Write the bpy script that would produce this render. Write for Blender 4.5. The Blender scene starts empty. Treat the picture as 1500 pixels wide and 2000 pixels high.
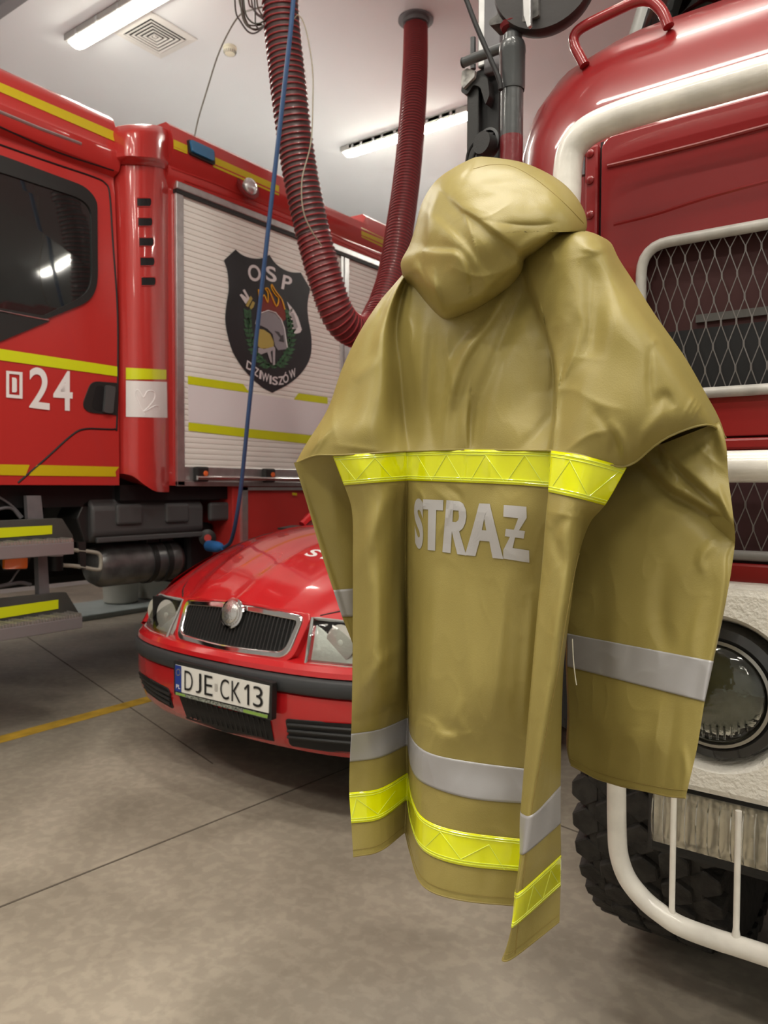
import bpy, bmesh, math, random
import numpy as np
from mathutils import Vector, Matrix, noise
from mathutils.bvhtree import BVHTree
from mathutils.geometry import tessellate_polygon
random.seed(7)
SC = bpy.context.scene
COL = SC.collection
# ---------------------------------------------------------------- camera
CAM = Vector((0, 0, 1.24)); FPX = 1500.0
YAW = math.radians(36.25); PITCH = math.atan(52/1500); ROLL = 0.004
cd = bpy.data.cameras.new('camera'); camo = bpy.data.objects.new('camera', cd); COL.objects.link(camo)
Fh = Vector((-math.sin(YAW), math.cos(YAW), 0)); RGT = Vector((math.cos(YAW), math.sin(YAW), 0))
FWD = (Fh*math.cos(PITCH) + Vector((0, 0, -1))*math.sin(PITCH)).normalized()
UP = RGT.cross(FWD).normalized()
_r = RGT*math.cos(ROLL) + UP*math.sin(ROLL); _u = UP*math.cos(ROLL) - RGT*math.sin(ROLL)
RG, UPV = _r, _u
M = Matrix((( _r.x, _u.x, -FWD.x, CAM.x), (_r.y, _u.y, -FWD.y, CAM.y), (_r.z, _u.z, -FWD.z, CAM.z), (0, 0, 0, 1)))
camo.matrix_world = M
cd.sensor_fit = 'VERTICAL'; cd.sensor_height = 36; cd.sensor_width = 27; cd.lens = 27.0
cd.clip_start = 0.05; cd.clip_end = 100
cd.dof.use_dof = True; cd.dof.focus_distance = 1.2; cd.dof.aperture_fstop = 9.0
SC.camera = camo
# ---------------------------------------------------------------- light and exposure
w = bpy.data.worlds.new('world'); SC.world = w; w.use_nodes = True
w.node_tree.nodes['Background'].inputs[0].default_value = (.75, .85, 1, 1)
w.node_tree.nodes['Background'].inputs[1].default_value = .25
SC.view_settings.view_transform = 'Standard'; SC.view_settings.look = 'None'
SC.view_settings.exposure = 0.60; SC.view_settings.gamma = 1; SC.view_settings.use_curve_mapping = False
LAMP_W = 15.0; LAMP_COL = (1.0, .95, .86); TUBE_E = 17.0
CEIL = 4.54

def ray(px, py): return FWD + RG*((px-750)/FPX) + UPV*((1000-py)/FPX)
def atD(px, py, d): return CAM + ray(px, py)*d
def atX(px, py, X): r = ray(px, py); return CAM + r*((X-CAM.x)/r.x)
def atY(px, py, Y): r = ray(px, py); return CAM + r*((Y-CAM.y)/r.y)
def atZ(px, py, Z): r = ray(px, py); return CAM + r*((Z-CAM.z)/r.z)
def depth(p): return (p-CAM).dot(FWD)

# ---------------------------------------------------------------- materials
def mat(name, col, rough=.5, metal=0, coat=0, bump=0, bscale=50, var=0, vscale=3, emit=0, alpha=None, spec=.5, trans=0, sheen=0, col2=None, ior=1.45, vdetail=4):
    m = bpy.data.materials.new(name); m.use_nodes = True
    nt = m.node_tree; b = nt.nodes['Principled BSDF']
    b.inputs['Base Color'].default_value = (*col, 1); b.inputs['Roughness'].default_value = rough
    b.inputs['Metallic'].default_value = metal; b.inputs['Coat Weight'].default_value = coat
    b.inputs['Coat Roughness'].default_value = .05; b.inputs['Specular IOR Level'].default_value = spec
    b.inputs['Transmission Weight'].default_value = trans; b.inputs['IOR'].default_value = ior
    if emit:
        b.inputs['Emission Color'].default_value = (*(col2 or col), 1); b.inputs['Emission Strength'].default_value = emit
    if alpha is not None: b.inputs['Alpha'].default_value = alpha
    tc = nt.nodes.new('ShaderNodeTexCoord')
    if var:
        n = nt.nodes.new('ShaderNodeTexNoise'); n.inputs['Scale'].default_value = vscale; n.inputs['Detail'].default_value = vdetail
        nt.links.new(tc.outputs['Object'], n.inputs['Vector'])
        mx = nt.nodes.new('ShaderNodeMix'); mx.data_type = 'RGBA'
        c2 = col2 if (col2 and not emit) else tuple(c*(1-var) for c in col)
        mx.inputs[6].default_value = (*c2, 1); mx.inputs[7].default_value = (*[min(1, c*(1+var*.5)) for c in col], 1)
        cr = nt.nodes.new('ShaderNodeMapRange'); cr.inputs[1].default_value = .35; cr.inputs[2].default_value = .65
        nt.links.new(n.outputs['Fac'], cr.inputs[0]); nt.links.new(cr.outputs[0], mx.inputs[0])
        nt.links.new(mx.outputs[2], b.inputs['Base Color'])
    if bump:
        n2 = nt.nodes.new('ShaderNodeTexNoise'); n2.inputs['Scale'].default_value = bscale; n2.inputs['Detail'].default_value = 3
        nt.links.new(tc.outputs['Object'], n2.inputs['Vector'])
        bp = nt.nodes.new('ShaderNodeBump'); bp.inputs['Strength'].default_value = bump; bp.inputs['Distance'].default_value = .004
        nt.links.new(n2.outputs['Fac'], bp.inputs['Height']); nt.links.new(bp.outputs[0], b.inputs['Normal'])
    return m
RED = mat('red_paint', (.50, .034, .030), .28, coat=.8)
RED2 = mat('aged_red_paint', (.25, .013, .015), .30, coat=.5, bump=.05, bscale=30)  # truck red with the dimmer light on it darkened into the base colour
CARRED = mat('car_red_paint', (.54, .014, .018), .25, coat=1.0)
REDIN = mat('inner_red_paint', (.20, .012, .012), .5)
DARK = mat('black_plastic', (.018, .018, .018), .45, bump=.1, bscale=300)
GRP = mat('grey_plastic', (.065, .065, .067), .5)
BLK = mat('black', (.006, .006, .007), .6)
RUB = mat('rubber', (.03, .027, .024), .7, bump=.5, bscale=120, var=.5, vscale=30)
ALU = mat('aluminium', (.62, .62, .62), .3, metal=.85, var=.1, vscale=20)
CHROME = mat('chrome', (.8, .8, .8), .07, metal=1)
STEEL = mat('dark_steel', (.07, .072, .075), .38, metal=.5, var=.4, vscale=12)
STEELG = mat('painted_grey_steel', (.07, .075, .078), .32, coat=.4, bump=.2, bscale=60)
GREYM = mat('grey_metal', (.16, .155, .165), .5, metal=.2, var=.2, vscale=8)
WHITE = mat('white_lacquer', (.86, .83, .77), .28, coat=.5, bump=.18, bscale=60, var=.14, vscale=14)
WHITET = mat('textured_white', (.86, .83, .76), .35, coat=.3, bump=1.0, bscale=110)
YEL = mat('yellow_stripe', (.60, .46, .01), .35, coat=.3)
LIME = mat('lime_stripe', (.66, .72, .01), .35, coat=.3)
WSTK = mat('white_sticker', (.78, .76, .76), .4)
WLET = mat('white_lettering', (.82, .80, .80), .4)
SHUT = mat('shutter_aluminium', (.88, .87, .83), .42)
SHUTG = mat('shutter_groove', (.40, .385, .36), .6)
SHB = mat('emblem_black', (.022, .022, .026), .35, var=.25, vscale=4)
WIN = mat('dark_window_glass', (.012, .014, .014), .03, coat=1, spec=.8)
GLS = mat('clear_glass', (1, 1, 1), .02, trans=1, ior=1.3)
BLUEL = mat('blue_lamp', (.02, .16, .34), .15, coat=1)
BLUEC = mat('blue_plug', (.03, .13, .36), .4)
BLUEH = mat('blue_cord', (.035, .085, .20), .45)
ORG = mat('orange_lens', (.85, .20, .02), .25, coat=.7, emit=0)
ORGB = mat('orange_button', (.85, .16, .04), .4)
HOSER = mat('red_hose_rib', (.30, .04, .045), .38, coat=.2)
HOSED = mat('hose_grey_skin', (.055, .03, .03), .5)
HOSED2 = mat('hose_red_skin', (.11, .02, .022), .5)
CREAM = mat('cream_plastic', (.80, .77, .62), .45)
VENT = mat('vent_white', (.78, .77, .74), .5)
VENTD = mat('vent_dark', (.03, .028, .025), .8)
COATM = mat('rubberised_khaki_cloth', (.325, .262, .078), .40, bump=.10, bscale=500, spec=.42)
COATD = mat('khaki_edge', (.27, .21, .06), .5)
SILV = mat('silver_reflective_tape', (.42, .41, .42), .42, metal=.25, bump=.05, bscale=900)
TAPE = mat('lime_reflective_tape', (.82, .86, .0), .16, coat=1, bump=.12, bscale=26)
TAPEL = mat('lime_tape_ridge', (.80, .90, .10), .2, coat=1)
STITCH = mat('stitching', (.27, .20, .055), .7)

def thin_glass(name, tint=(.95, .97, .96), bump=0, bscale=50, rough=.03):
    m = bpy.data.materials.new(name); m.use_nodes = True; nt = m.node_tree; nt.nodes.clear()
    o = nt.nodes.new('ShaderNodeOutputMaterial'); t = nt.nodes.new('ShaderNodeBsdfTransparent'); g = nt.nodes.new('ShaderNodeBsdfGlossy'); mx = nt.nodes.new('ShaderNodeMixShader'); f = nt.nodes.new('ShaderNodeFresnel')
    t.inputs[0].default_value = (*tint, 1); g.inputs['Roughness'].default_value = rough; f.inputs['IOR'].default_value = 1.6
    nt.links.new(f.outputs[0], mx.inputs[0]); nt.links.new(t.outputs[0], mx.inputs[1]); nt.links.new(g.outputs[0], mx.inputs[2]); nt.links.new(mx.outputs[0], o.inputs[0])
    if bump:
        tc = nt.nodes.new('ShaderNodeTexCoord'); n = nt.nodes.new('ShaderNodeTexNoise'); n.inputs['Scale'].default_value = bscale; b = nt.nodes.new('ShaderNodeBump'); b.inputs['Strength'].default_value = bump; b.inputs['Distance'].default_value = .004
        nt.links.new(tc.outputs['Object'], n.inputs['Vector']); nt.links.new(n.outputs['Fac'], b.inputs['Height']); nt.links.new(b.outputs[0], g.inputs['Normal']); nt.links.new(b.outputs[0], f.inputs['Normal'])
    return m
def colored(name, c, r=.5, **k): return mat(name, c, r, **k)

# ---------------------------------------------------------------- object helpers
OFF = {}
def props(o, label=None, cat=None, group=None, kind=None):
    if label: o['label'] = label
    if cat: o['category'] = cat
    if group: o['group'] = group
    if kind: o['kind'] = kind
    return o
def thing(name, label, cat, loc=(0, 0, 0), group=None):
    o = bpy.data.objects.new(name, None); COL.objects.link(o); o.location = loc; o.empty_display_size = .1
    OFF[o.name] = Vector(loc)
    return props(o, label, cat, group)
class MB:
    def __init__(s): s.v = []; s.f = []; s.mi = []; s.cur = 0
    def add(s, vs, fs):
        k = len(s.v); s.v += [Vector(p) for p in vs]; s.f += [tuple(i+k for i in f) for f in fs]; s.mi += [s.cur]*len(fs); return s
    def box(s, a, b):
        x0, y0, z0 = a; x1, y1, z1 = b
        v = [(x0,y0,z0),(x1,y0,z0),(x1,y1,z0),(x0,y1,z0),(x0,y0,z1),(x1,y0,z1),(x1,y1,z1),(x0,y1,z1)]
        return s.add(v, [(3,2,1,0),(4,5,6,7),(0,1,5,4),(1,2,6,5),(2,3,7,6),(3,0,4,7)])
    def prism(s, poly, ext):
        ext = Vector(ext); n = len(poly); P = [Vector(p) for p in poly]
        tris = tessellate_polygon([P])
        nrm = sum((P[i].cross(P[(i+1) % n]) for i in range(n)), Vector())
        v = P + [p+ext for p in P]
        fs = [tuple(t) for t in tris] + [tuple(i+n for i in t) for t in tris] + [(i, (i+1) % n, (i+1) % n+n, i+n) for i in range(n)]
        return s.add(v, fs)
    def ring_prism(s, outer, inner, ext):   # frame: same number of points in both rings
        ext = Vector(ext); n = len(outer); v = [Vector(p) for p in outer]+[Vector(p) for p in inner]
        v += [p+ext for p in v]; fs = []
        for i in range(n):
            j = (i+1) % n
            fs += [(i, j, n+j, n+i), (2*n+i, 2*n+j, 3*n+j, 3*n+i), (i, j, 2*n+j, 2*n+i), (n+i, n+j, 3*n+j, 3*n+i)]
        return s.add(v, fs)
    def tube(s, pts, r, seg=12, closed=False, cap=True, sub=0):
        P = [Vector(p) for p in pts]
        if sub: P = smooth_path(P, sub, closed)
        n = len(P); rs = r if isinstance(r, (list, tuple)) else [r]*n
        if isinstance(r, (list, tuple)) and len(r) != n:
            rs = list(np.interp(np.linspace(0, len(r)-1, n), range(len(r)), r))
        prev = None; v = []
        for i in range(n):
            if closed: t = P[(i+1) % n]-P[i-1]
            else: t = P[min(i+1, n-1)]-P[max(i-1, 0)]
            if t.length < 1e-9: t = Vector((0, 0, 1))
            t.normalize()
            if prev is None:
                a = Vector((0, 0, 1)) if abs(t.z) < .9 else Vector((1, 0, 0))
                nx = t.cross(a).normalized()
            else:
                nx = (prev - t*prev.dot(t)).normalized()
            prev = nx; ny = t.cross(nx)
            v += [P[i]+(nx*math.cos(2*math.pi*k/seg)+ny*math.sin(2*math.pi*k/seg))*rs[i] for k in range(seg)]
        fs = []
        for i in range(n if closed else n-1):
            j = (i+1) % n
            for k in range(seg):
                l = (k+1) % seg; fs.append((i*seg+k, i*seg+l, j*seg+l, j*seg+k))
        if cap and not closed: fs += [tuple(range(seg))[::-1], tuple((n-1)*seg+k for k in range(seg))]
        return s.add(v, fs)
    def cyl(s, a, b, r, r2=None, seg=24): return s.tube([a, b], [r, r if r2 is None else r2], seg)
    def lathe(s, prof, c, axis, seg=32, ref=None):   # prof: (r, h) pairs along axis from c
        c = Vector(c); ax = Vector(axis).normalized()
        a = Vector((0, 0, 1)) if abs(ax.z) < .9 else Vector((1, 0, 0))
        nx = ax.cross(a).normalized(); ny = ax.cross(nx); v = []; n = len(prof)
        for r, h in prof:
            v += [c+ax*h+(nx*math.cos(2*math.pi*k/seg)+ny*math.sin(2*math.pi*k/seg))*max(r, 1e-5) for k in range(seg)]
        fs = []
        for i in range(n-1):
            for k in range(seg):
                l = (k+1) % seg; fs.append((i*seg+k, i*seg+l, (i+1)*seg+l, (i+1)*seg+k))
        fs += [tuple(range(seg))[::-1], tuple((n-1)*seg+k for k in range(seg))]
        return s.add(v, fs)
    def grid(s, G, wrap=False):
        n = len(G); m = len(G[0]); v = [Vector(p) for row in G for p in row]; fs = []
        for i in range(n-1):
            for j in range(m if wrap else m-1):
                l = (j+1) % m; fs.append((i*m+j, i*m+l, (i+1)*m+l, (i+1)*m+j))
        return s.add(v, fs)
    def build(s, name, material, parent=None, smooth=False, bevel=0, local=False, mats=None, merge=0, seg=2, angle=40, solid=0, fixn=True, label=None):
        me = bpy.data.meshes.new(name)
        off = Vector((0, 0, 0))
        if parent is not None and not local: off = OFF.get(parent.name, Vector())
        me.from_pydata([tuple(p-off) for p in s.v], [], s.f); me.update()
        o = bpy.data.objects.new(name, me); COL.objects.link(o)
        for m_ in ([material] if not mats else mats): me.materials.append(m_)
        if mats:
            for p, k in zip(me.polygons, s.mi): p.material_index = k
        if merge or fixn:
            b = bmesh.new(); b.from_mesh(me)
            if merge: bmesh.ops.remove_doubles(b, verts=b.verts, dist=merge)
            if fixn: bmesh.ops.recalc_face_normals(b, faces=b.faces)
            b.to_mesh(me); b.free()
        if smooth:
            for p in me.polygons: p.use_smooth = True
            try: me.set_sharp_from_angle(angle=math.radians(angle))
            except Exception: pass
        if bevel:
            bv = o.modifiers.new('bevel', 'BEVEL'); bv.width = bevel; bv.segments = seg; bv.limit_method = 'ANGLE'; bv.angle_limit = math.radians(35)
        if solid:
            so = o.modifiers.new('solid', 'SOLIDIFY'); so.thickness = solid; so.offset = 0
        if parent is not None: o.parent = parent; OFF[o.name] = off if not local else OFF.get(parent.name, Vector())
        else: OFF[o.name] = Vector()
        if label: o['label'] = label
        return o
def smooth_path(P, sub, closed=False):
    P = [Vector(p) for p in P]; n = len(P); out = []
    rng = n if closed else n-1
    for i in range(rng):
        p1, p2 = P[i], P[(i+1) % n]
        p0 = P[i-1] if (closed or i > 0) else p1*2-p2
        p3 = P[(i+2) % n] if (closed or i < n-2) else p2*2-p1
        for k in range(sub):
            t = k/sub
            out.append(.5*((2*p1)+(p2-p0)*t+(2*p0-5*p1+4*p2-p3)*t*t+(3*p1-p0-3*p2+p3)*t**3))
    if not closed: out.append(P[-1])
    return out
def struct(o): o['kind'] = 'structure'; return o
def tag(o, label, cat, group=None, kind=None): return props(o, label, cat, group, kind)
def pin(pts, f): return [f(*p) for p in pts]
def rnd(pts, r, k=5):
    """round the corners of a 2D polygon"""
    out = []; n = len(pts)
    rr = r if isinstance(r, (list, tuple)) else [r]*n
    for i in range(n):
        p = Vector(pts[i]); a = Vector(pts[i-1]); b = Vector(pts[(i+1) % n]); q = rr[i]
        if q <= 0: out.append(tuple(p)); continue
        u = (a-p); v = (b-p); q1 = min(q, u.length*.48); q2 = min(q, v.length*.48)
        A = p+u.normalized()*q1; B = p+v.normalized()*q2
        for j in range(k+1):
            t = j/k; out.append(tuple(A*(1-t)**2+p*2*t*(1-t)+B*t*t))
    return out
def bvh_of(objs):
    dg = bpy.context.evaluated_depsgraph_get(); V = []; F = []
    for o in objs:
        k = len(V); off = OFF.get(o.name, Vector()); V += [v.co+off for v in o.data.vertices]; F += [tuple(i+k for i in p.vertices) for p in o.data.polygons]
    return BVHTree.FromPolygons(V, F)
def onto(bvh, px, py, lift=.0015, fallback=None):
    d = ray(px, py).normalized(); h = bvh.ray_cast(CAM, d)
    if h[0] is None:
        return fallback(px, py) if fallback else None
    return h[0]-d*lift
def strip_px(mb, bvh, quad, nu=24, nv=2, lift=.004, th=0):
    """a printed band laid on a surface: quad = TL, TR, BR, BL"""
    TL, TR, BR, BL = [Vector(q) for q in quad]; G = []
    for j in range(nv+1):
        row = []
        for i in range(nu+1):
            u = i/nu; v = j/nv; p = (TL*(1-u)+TR*u)*(1-v)+(BL*(1-u)+BR*u)*v
            row.append(onto(bvh, p.x, p.y, lift) or (row[-1] if row else None))
        G.append(row)
    for r in G:
        for i in range(len(r)-1, -1, -1):
            if r[i] is None: r[i] = r[i+1] if i+1 < len(r) and r[i+1] is not None else CAM
    mb.grid(G)
def poly_on(mb, pts, f):
    """triangulated flat decal; f maps (px,py) to a 3D point"""
    P2 = [Vector((p[0], p[1], 0)) for p in pts]
    t = tessellate_polygon([P2]); mb.add([f(*p) for p in pts], [tuple(q) for q in t])
_fc = {}
def glyphs(txt, off=0.0, spacing=1.0):
    """2D mesh of a text: verts, faces, normalised to 0..1 in x and y (y up)"""
    cu = bpy.data.curves.new('t', 'FONT'); cu.body = txt; cu.offset = off; cu.space_character = spacing; cu.fill_mode = 'FRONT'; cu.resolution_u = 6
    o = bpy.data.objects.new('t', cu); COL.objects.link(o)
    dg = bpy.context.evaluated_depsgraph_get(); me = bpy.data.meshes.new_from_object(o.evaluated_get(dg))
    vs = [v.co.copy() for v in me.vertices]; fs = [tuple(p.vertices) for p in me.polygons]
    bpy.data.objects.remove(o); bpy.data.curves.remove(cu); bpy.data.meshes.remove(me)
    x0 = min(v.x for v in vs); x1 = max(v.x for v in vs); y0 = min(v.y for v in vs); y1 = max(v.y for v in vs)
    return [((v.x-x0)/(x1-x0), (v.y-y0)/(y1-y0)) for v in vs], fs
def text_quad(mb, txt, quad, f, off=0.0, spacing=1.0, subdiv=0):
    vs, fs = glyphs(txt, off, spacing)
    if subdiv:
        b = bmesh.new(); bv = [b.verts.new((x, y, 0)) for x, y in vs]
        for q in fs:
            try: b.faces.new([bv[i] for i in q])
            except ValueError: pass
        bmesh.ops.triangulate(b, faces=b.faces)
        bmesh.ops.subdivide_edges(b, edges=b.edges, cuts=subdiv, use_grid_fill=True)
        b.verts.index_update(); vs = [(v.co.x, v.co.y) for v in b.verts]; fs = [tuple(v.index for v in q.verts) for q in b.faces]; b.free()
    TL, TR, BR, BL = [Vector(q) for q in quad]; P = []
    for x, y in vs:
        p = (BL*(1-x)+BR*x)*(1-y)+(TL*(1-x)+TR*x)*y; P.append(f(p.x, p.y))
    mb.add(P, fs)

# ---------------------------------------------------------------- room shell
def room():
    fl = mat('concrete_floor', (.27, .235, .19), .55, bump=.12, bscale=60)
    nt = fl.node_tree; b = nt.nodes['Principled BSDF']; tc = [n for n in nt.nodes if n.type == 'TEX_COORD'][0]
    def nz(s, d=5, dist=0):
        n = nt.nodes.new('ShaderNodeTexNoise'); n.inputs['Scale'].default_value = s; n.inputs['Detail'].default_value = d; n.inputs['Distortion'].default_value = dist
        nt.links.new(tc.outputs['Object'], n.inputs['Vector']); return n
    r1 = nt.nodes.new('ShaderNodeValToRGB'); r1.color_ramp.elements[0].position = .36; r1.color_ramp.elements[0].color = (.28, .245, .193, 1)
    r1.color_ramp.elements[1].position = .64; r1.color_ramp.elements[1].color = (.43, .38, .305, 1)
    nt.links.new(nz(1.6, 8, .6).outputs['Fac'], r1.inputs[0])
    r2 = nt.nodes.new('ShaderNodeValToRGB'); r2.color_ramp.elements[0].position = .45; r2.color_ramp.elements[0].color = (.86, .86, .86, 1)
    r2.color_ramp.elements[1].position = .60; r2.color_ramp.elements[1].color = (1, 1, 1, 1)
    nt.links.new(nz(24, 6, .3).outputs['Fac'], r2.inputs[0])
    mx = nt.nodes.new('ShaderNodeMix'); mx.data_type = 'RGBA'; mx.blend_type = 'MULTIPLY'; mx.inputs[0].default_value = 1
    nt.links.new(r1.outputs[0], mx.inputs[6]); nt.links.new(r2.outputs[0], mx.inputs[7]); nt.links.new(mx.outputs[2], b.inputs['Base Color'])
    r3 = nt.nodes.new('ShaderNodeMapRange'); r3.inputs[3].default_value = .32; r3.inputs[4].default_value = .62
    nt.links.new(nz(3, 4).outputs['Fac'], r3.inputs[0]); nt.links.new(r3.outputs[0], b.inputs['Roughness'])
    X0, X1, Y0, Y1 = -8.6, 6.0, -5.0, 10.5
    struct(MB().box((X0, Y0, -.1), (X1, Y1, 0)).build('floor', fl))
    cm = mat('ceiling_paint', (.83, .855, .88), .8, var=.03, vscale=.5)
    wm = mat('wall_paint', (.74, .76, .78), .8, var=.04, vscale=.6)
    struct(MB().box((X0, Y0, CEIL), (X1, Y1, CEIL+.1)).build('ceiling', cm))
    struct(MB().box((X0-.1, Y0, 0), (X0, Y1, CEIL)).build('wall_left', wm))
    struct(MB().box((X1, Y0, 0), (X1+.1, Y1, CEIL)).build('wall_right', wm))
    struct(MB().box((X0, Y1, 0), (X1, Y1+.1, CEIL)).build('wall_back', wm))
    struct(MB().box((X0, Y0-.1, 0), (X1, Y0, CEIL)).build('wall_front', wm))
    # saw-cut joints of the slab
    jm = mat('joint', (.12, .10, .08), .9)
    mb = MB()
    a = atZ(0, 1772, 0); a2 = atZ(490, 1548, 0)
    def line(p, q, w, z0, z1, ex0=0, ex1=0):
        d = (q-p).normalized(); p = p-d*ex0; q = q+d*ex1; n = Vector((-d.y, d.x, 0))*w/2
        return [p+n, q+n, q-n, p-n]
    def jl(p, q, w=.006, e0=1.0, e1=3.0):
        L = line(Vector((p.x, p.y, .0005)), Vector((q.x, q.y, .0005)), w, 0, 0, e0, e1); mb.prism(L, (0, 0, .0015))
    jl(atZ(0, 1772, 0), atZ(680, 1500, 0), .007, 2, .5)
    jl(atZ(120, 1290, 0), atZ(240, 1372, 0), .006, 2, 1.2)
    jl(atZ(1380, 1720, 0), atZ(1500, 1765, 0), .006, 1.0, 1.0)
    o = mb.build('trim_1', jm); struct(o)
    # yellow bay line
    L = line(atZ(0, 1445, 0), atZ(290, 1366, 0), .10, 0, 0, 2.0, 4)
    d1 = atZ(0, 1445, 0); d2 = atZ(290, 1367, 0)
    o = MB().prism([p+Vector((0, 0, .0008)) for p in L], (0, 0, .002)).build('floor_line', mat('yellow_floor_paint', (.62, .38, .04), .6, var=.3, vscale=9))
    tag(o, 'yellow painted bay line on the concrete floor beside the red car', 'floor marking')
    # pale grey raised strip on the floor behind the engine
    p = atZ(155, 1215, 0); q = atZ(290, 1187, 0)
    d = Vector((0, 1, 0)); A = Vector((p.x, 3.2, 0)); 
    o = MB().prism([(p.x, 1.0, .0), (p.x, 10.4, .0), (p.x-.75, 10.4, .0), (p.x-.75, 1.0, .0)], (0, 0, .05)).build('kerb', mat('grey_kerb_paint', (.36, .42, .42), .6, var=.1, vscale=5), bevel=.01)
    tag(o, 'long pale grey painted floor kerb behind the fire engine chassis', 'kerb')
    for k, (px, w_) in enumerate(((236, 45), (300, 42))):
        c = atZ(px, 1158, .05); c.x = p.x-.35
        c = Vector((p.x-.42, atX(px, 1150, p.x-.42).y, .05))
        t = thing('bucket', ['pale round plastic tub on the grey kerb, under the middle of the air tank', 'pale round plastic tub on the grey kerb, nearer the red car'][k], 'tub', c, 'tubs on the kerb')
        MB().lathe([(.0, 0), (.14, 0), (.165, .02), (.175, .2), (.18, .21), (.18, .23), (.165, .235), (.16, .05), (0, .04)], c, (0, 0, 1)).build('tub', colored('pale_tub', (.55, .55, .5)), t, smooth=True)
        MB().lathe([(0, .23), (.182, .23), (.185, .25), (.0, .255)], c, (0, 0, 1)).build('lid', colored('pale_lid', (.5, .52, .48)), t, smooth=True)
room()

# ---------------------------------------------------------------- ceiling lamps
def lamp_proto(loc, label):
    x, y, z = loc
    t = thing('ceiling_light', label, 'ceiling light', loc, 'fluorescent lights on the ceiling')
    L = .66
    MB().box((x-L, y-.08, z-.05), (x+L, y+.08, z-.004)).build('housing', mat('lamp_housing', (.5, .5, .48), .5), t, bevel=.008)
    dm = mat('lamp_diffuser', (.9, .9, .85), .3, emit=TUBE_E, col2=(1, .96, .82))
    G = []
    for i, u in enumerate((-L+.01, -L+.03, -L+.08, L-.08, L-.03, L-.01)):
        s = (.3, .8, 1, 1, .8, .3)[i]
        G.append([(x+u, y+math.cos(a)*.058, z-.04-math.sin(a)*.05*s) for a in np.linspace(0, math.pi, 11)])
    MB().grid(G).build('diffuser', dm, t, smooth=True, fixn=True)
    for u in (-.5, -.25, 0, .25, .5):
        MB().box((x+u-.012, y-.086, z-.056), (x+u+.012, y-.05, z-.02)).build('clip', ALU, t)
    ld = bpy.data.lights.new('tube_light', 'AREA'); ld.shape = 'RECTANGLE'; ld.size = 1.25; ld.size_y = .1; ld.energy = LAMP_W; ld.color = LAMP_COL
    lo = bpy.data.objects.new('tube_light', ld); COL.objects.link(lo); lo.location = (0, 0, -.10); lo.parent = t
    return t
def copy_tree(o, parent=None):
    c = o.copy(); COL.objects.link(c); c.parent = parent
    for ch in o.children: copy_tree(ch, c)
    return c
pA = atZ(690, 297, CEIL-.05); pB = atZ(258, 22, CEIL-.05)
L1 = lamp_proto((pA.x+.66, pA.y, CEIL), 'glowing strip light behind the rear run of the exhaust hose')
lampspots = [((pB.x-.05, pB.y, CEIL), 'glowing strip light at the top edge beside the square ceiling vent')]
for (x, y) in ((-4.2, pA.y), (2.6, pA.y), (-1.2, 1.9), (2.6, 1.9), (-7.0, 3.0), (-4.2, -1.6), (-1.2, -1.6), (1.2, -1.6), (-4.2, 8.6), (-.6, 8.6), (-1.2, .1), (1.6, -.2), (.2, .6), (-3.2, -.2), (3.6, -3.5), (-7, -2)):  # unseen strip lights, added to brighten the fronts and the floor
    lampspots.append(((x, y, CEIL), 'ceiling strip light outside the picture'))
for loc, lab in lampspots:
    c = copy_tree(L1); c.location = loc; c['label'] = lab

# ceiling vent
def vent():
    cn = [atZ(217, 57, CEIL), atZ(292, 20, CEIL), atZ(388, 76, CEIL), atZ(313, 113, CEIL)]
    cx = sum(p.x for p in cn)/4; cy = sum(p.y for p in cn)/4; h = .215
    t = thing('ceiling_vent', 'square white louvred ceiling vent with nested rings', 'vent', (cx, cy, CEIL))
    def sq(r, z): return [(cx-r, cy-r, z), (cx+r, cy-r, z), (cx+r, cy+r, z), (cx-r, cy+r, z)]
    MB().ring_prism(sq(h, CEIL-.012), sq(h-.055, CEIL-.018), (0, 0, .01)).build('frame', VENT, t, bevel=.003)
    MB().box((cx-h+.05, cy-h+.05, CEIL-.004), (cx+h-.05, cy+h-.05, CEIL-.001)).build('backing', VENTD, t)
    r = h-.066; k = 0
    while r > .02:
        mb = MB(); o1 = sq(r, CEIL-.022); i1 = sq(r-.015, CEIL-.019)
        mb.ring_prism(o1, i1, (0, 0, .003)); ob = mb.build('louvre', VENT, t); r -= .0285; k += 1
    MB().box((cx-.012, cy-.012, CEIL-.02), (cx+.012, cy+.012, CEIL-.004)).build('centre_plate', VENT, t)
vent()
c = atZ(449, 92, CEIL)
t = thing('smoke_detector', 'small round cream smoke detector on the ceiling', 'smoke detector', c)
MB().lathe([(0, 0), (.05, 0), (.052, -.012), (.046, -.016)], c, (0, 0, 1)).build('base', CREAM, t, smooth=True)
mb = MB().lathe([(.044, -.014), (.048, -.02), (.048, -.035), (.04, -.05), (.02, -.055), (0, -.055)], c, (0, 0, 1)); mb.build('sensor_head', CREAM, t, smooth=True)
mb = MB()
for k in range(20):
    a = k*math.pi/10; d = Vector((math.cos(a), math.sin(a), 0)); mb.tube([c+d*.0485+Vector((0, 0, -.034)), c+d*.039+Vector((0, 0, -.052))], .0022, 5)
mb.build('grille', VENTD, t)
# beam across the top left corner of the ceiling
p = atZ(0, 25, CEIL-.06)
o = MB().box((-8.5, p.y-.04, CEIL-.06), (p.x+1.2, p.y+.04, CEIL)).build('trim_2', mat('grey_rail', (.25, .25, .26), .5)); struct(o)
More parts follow.
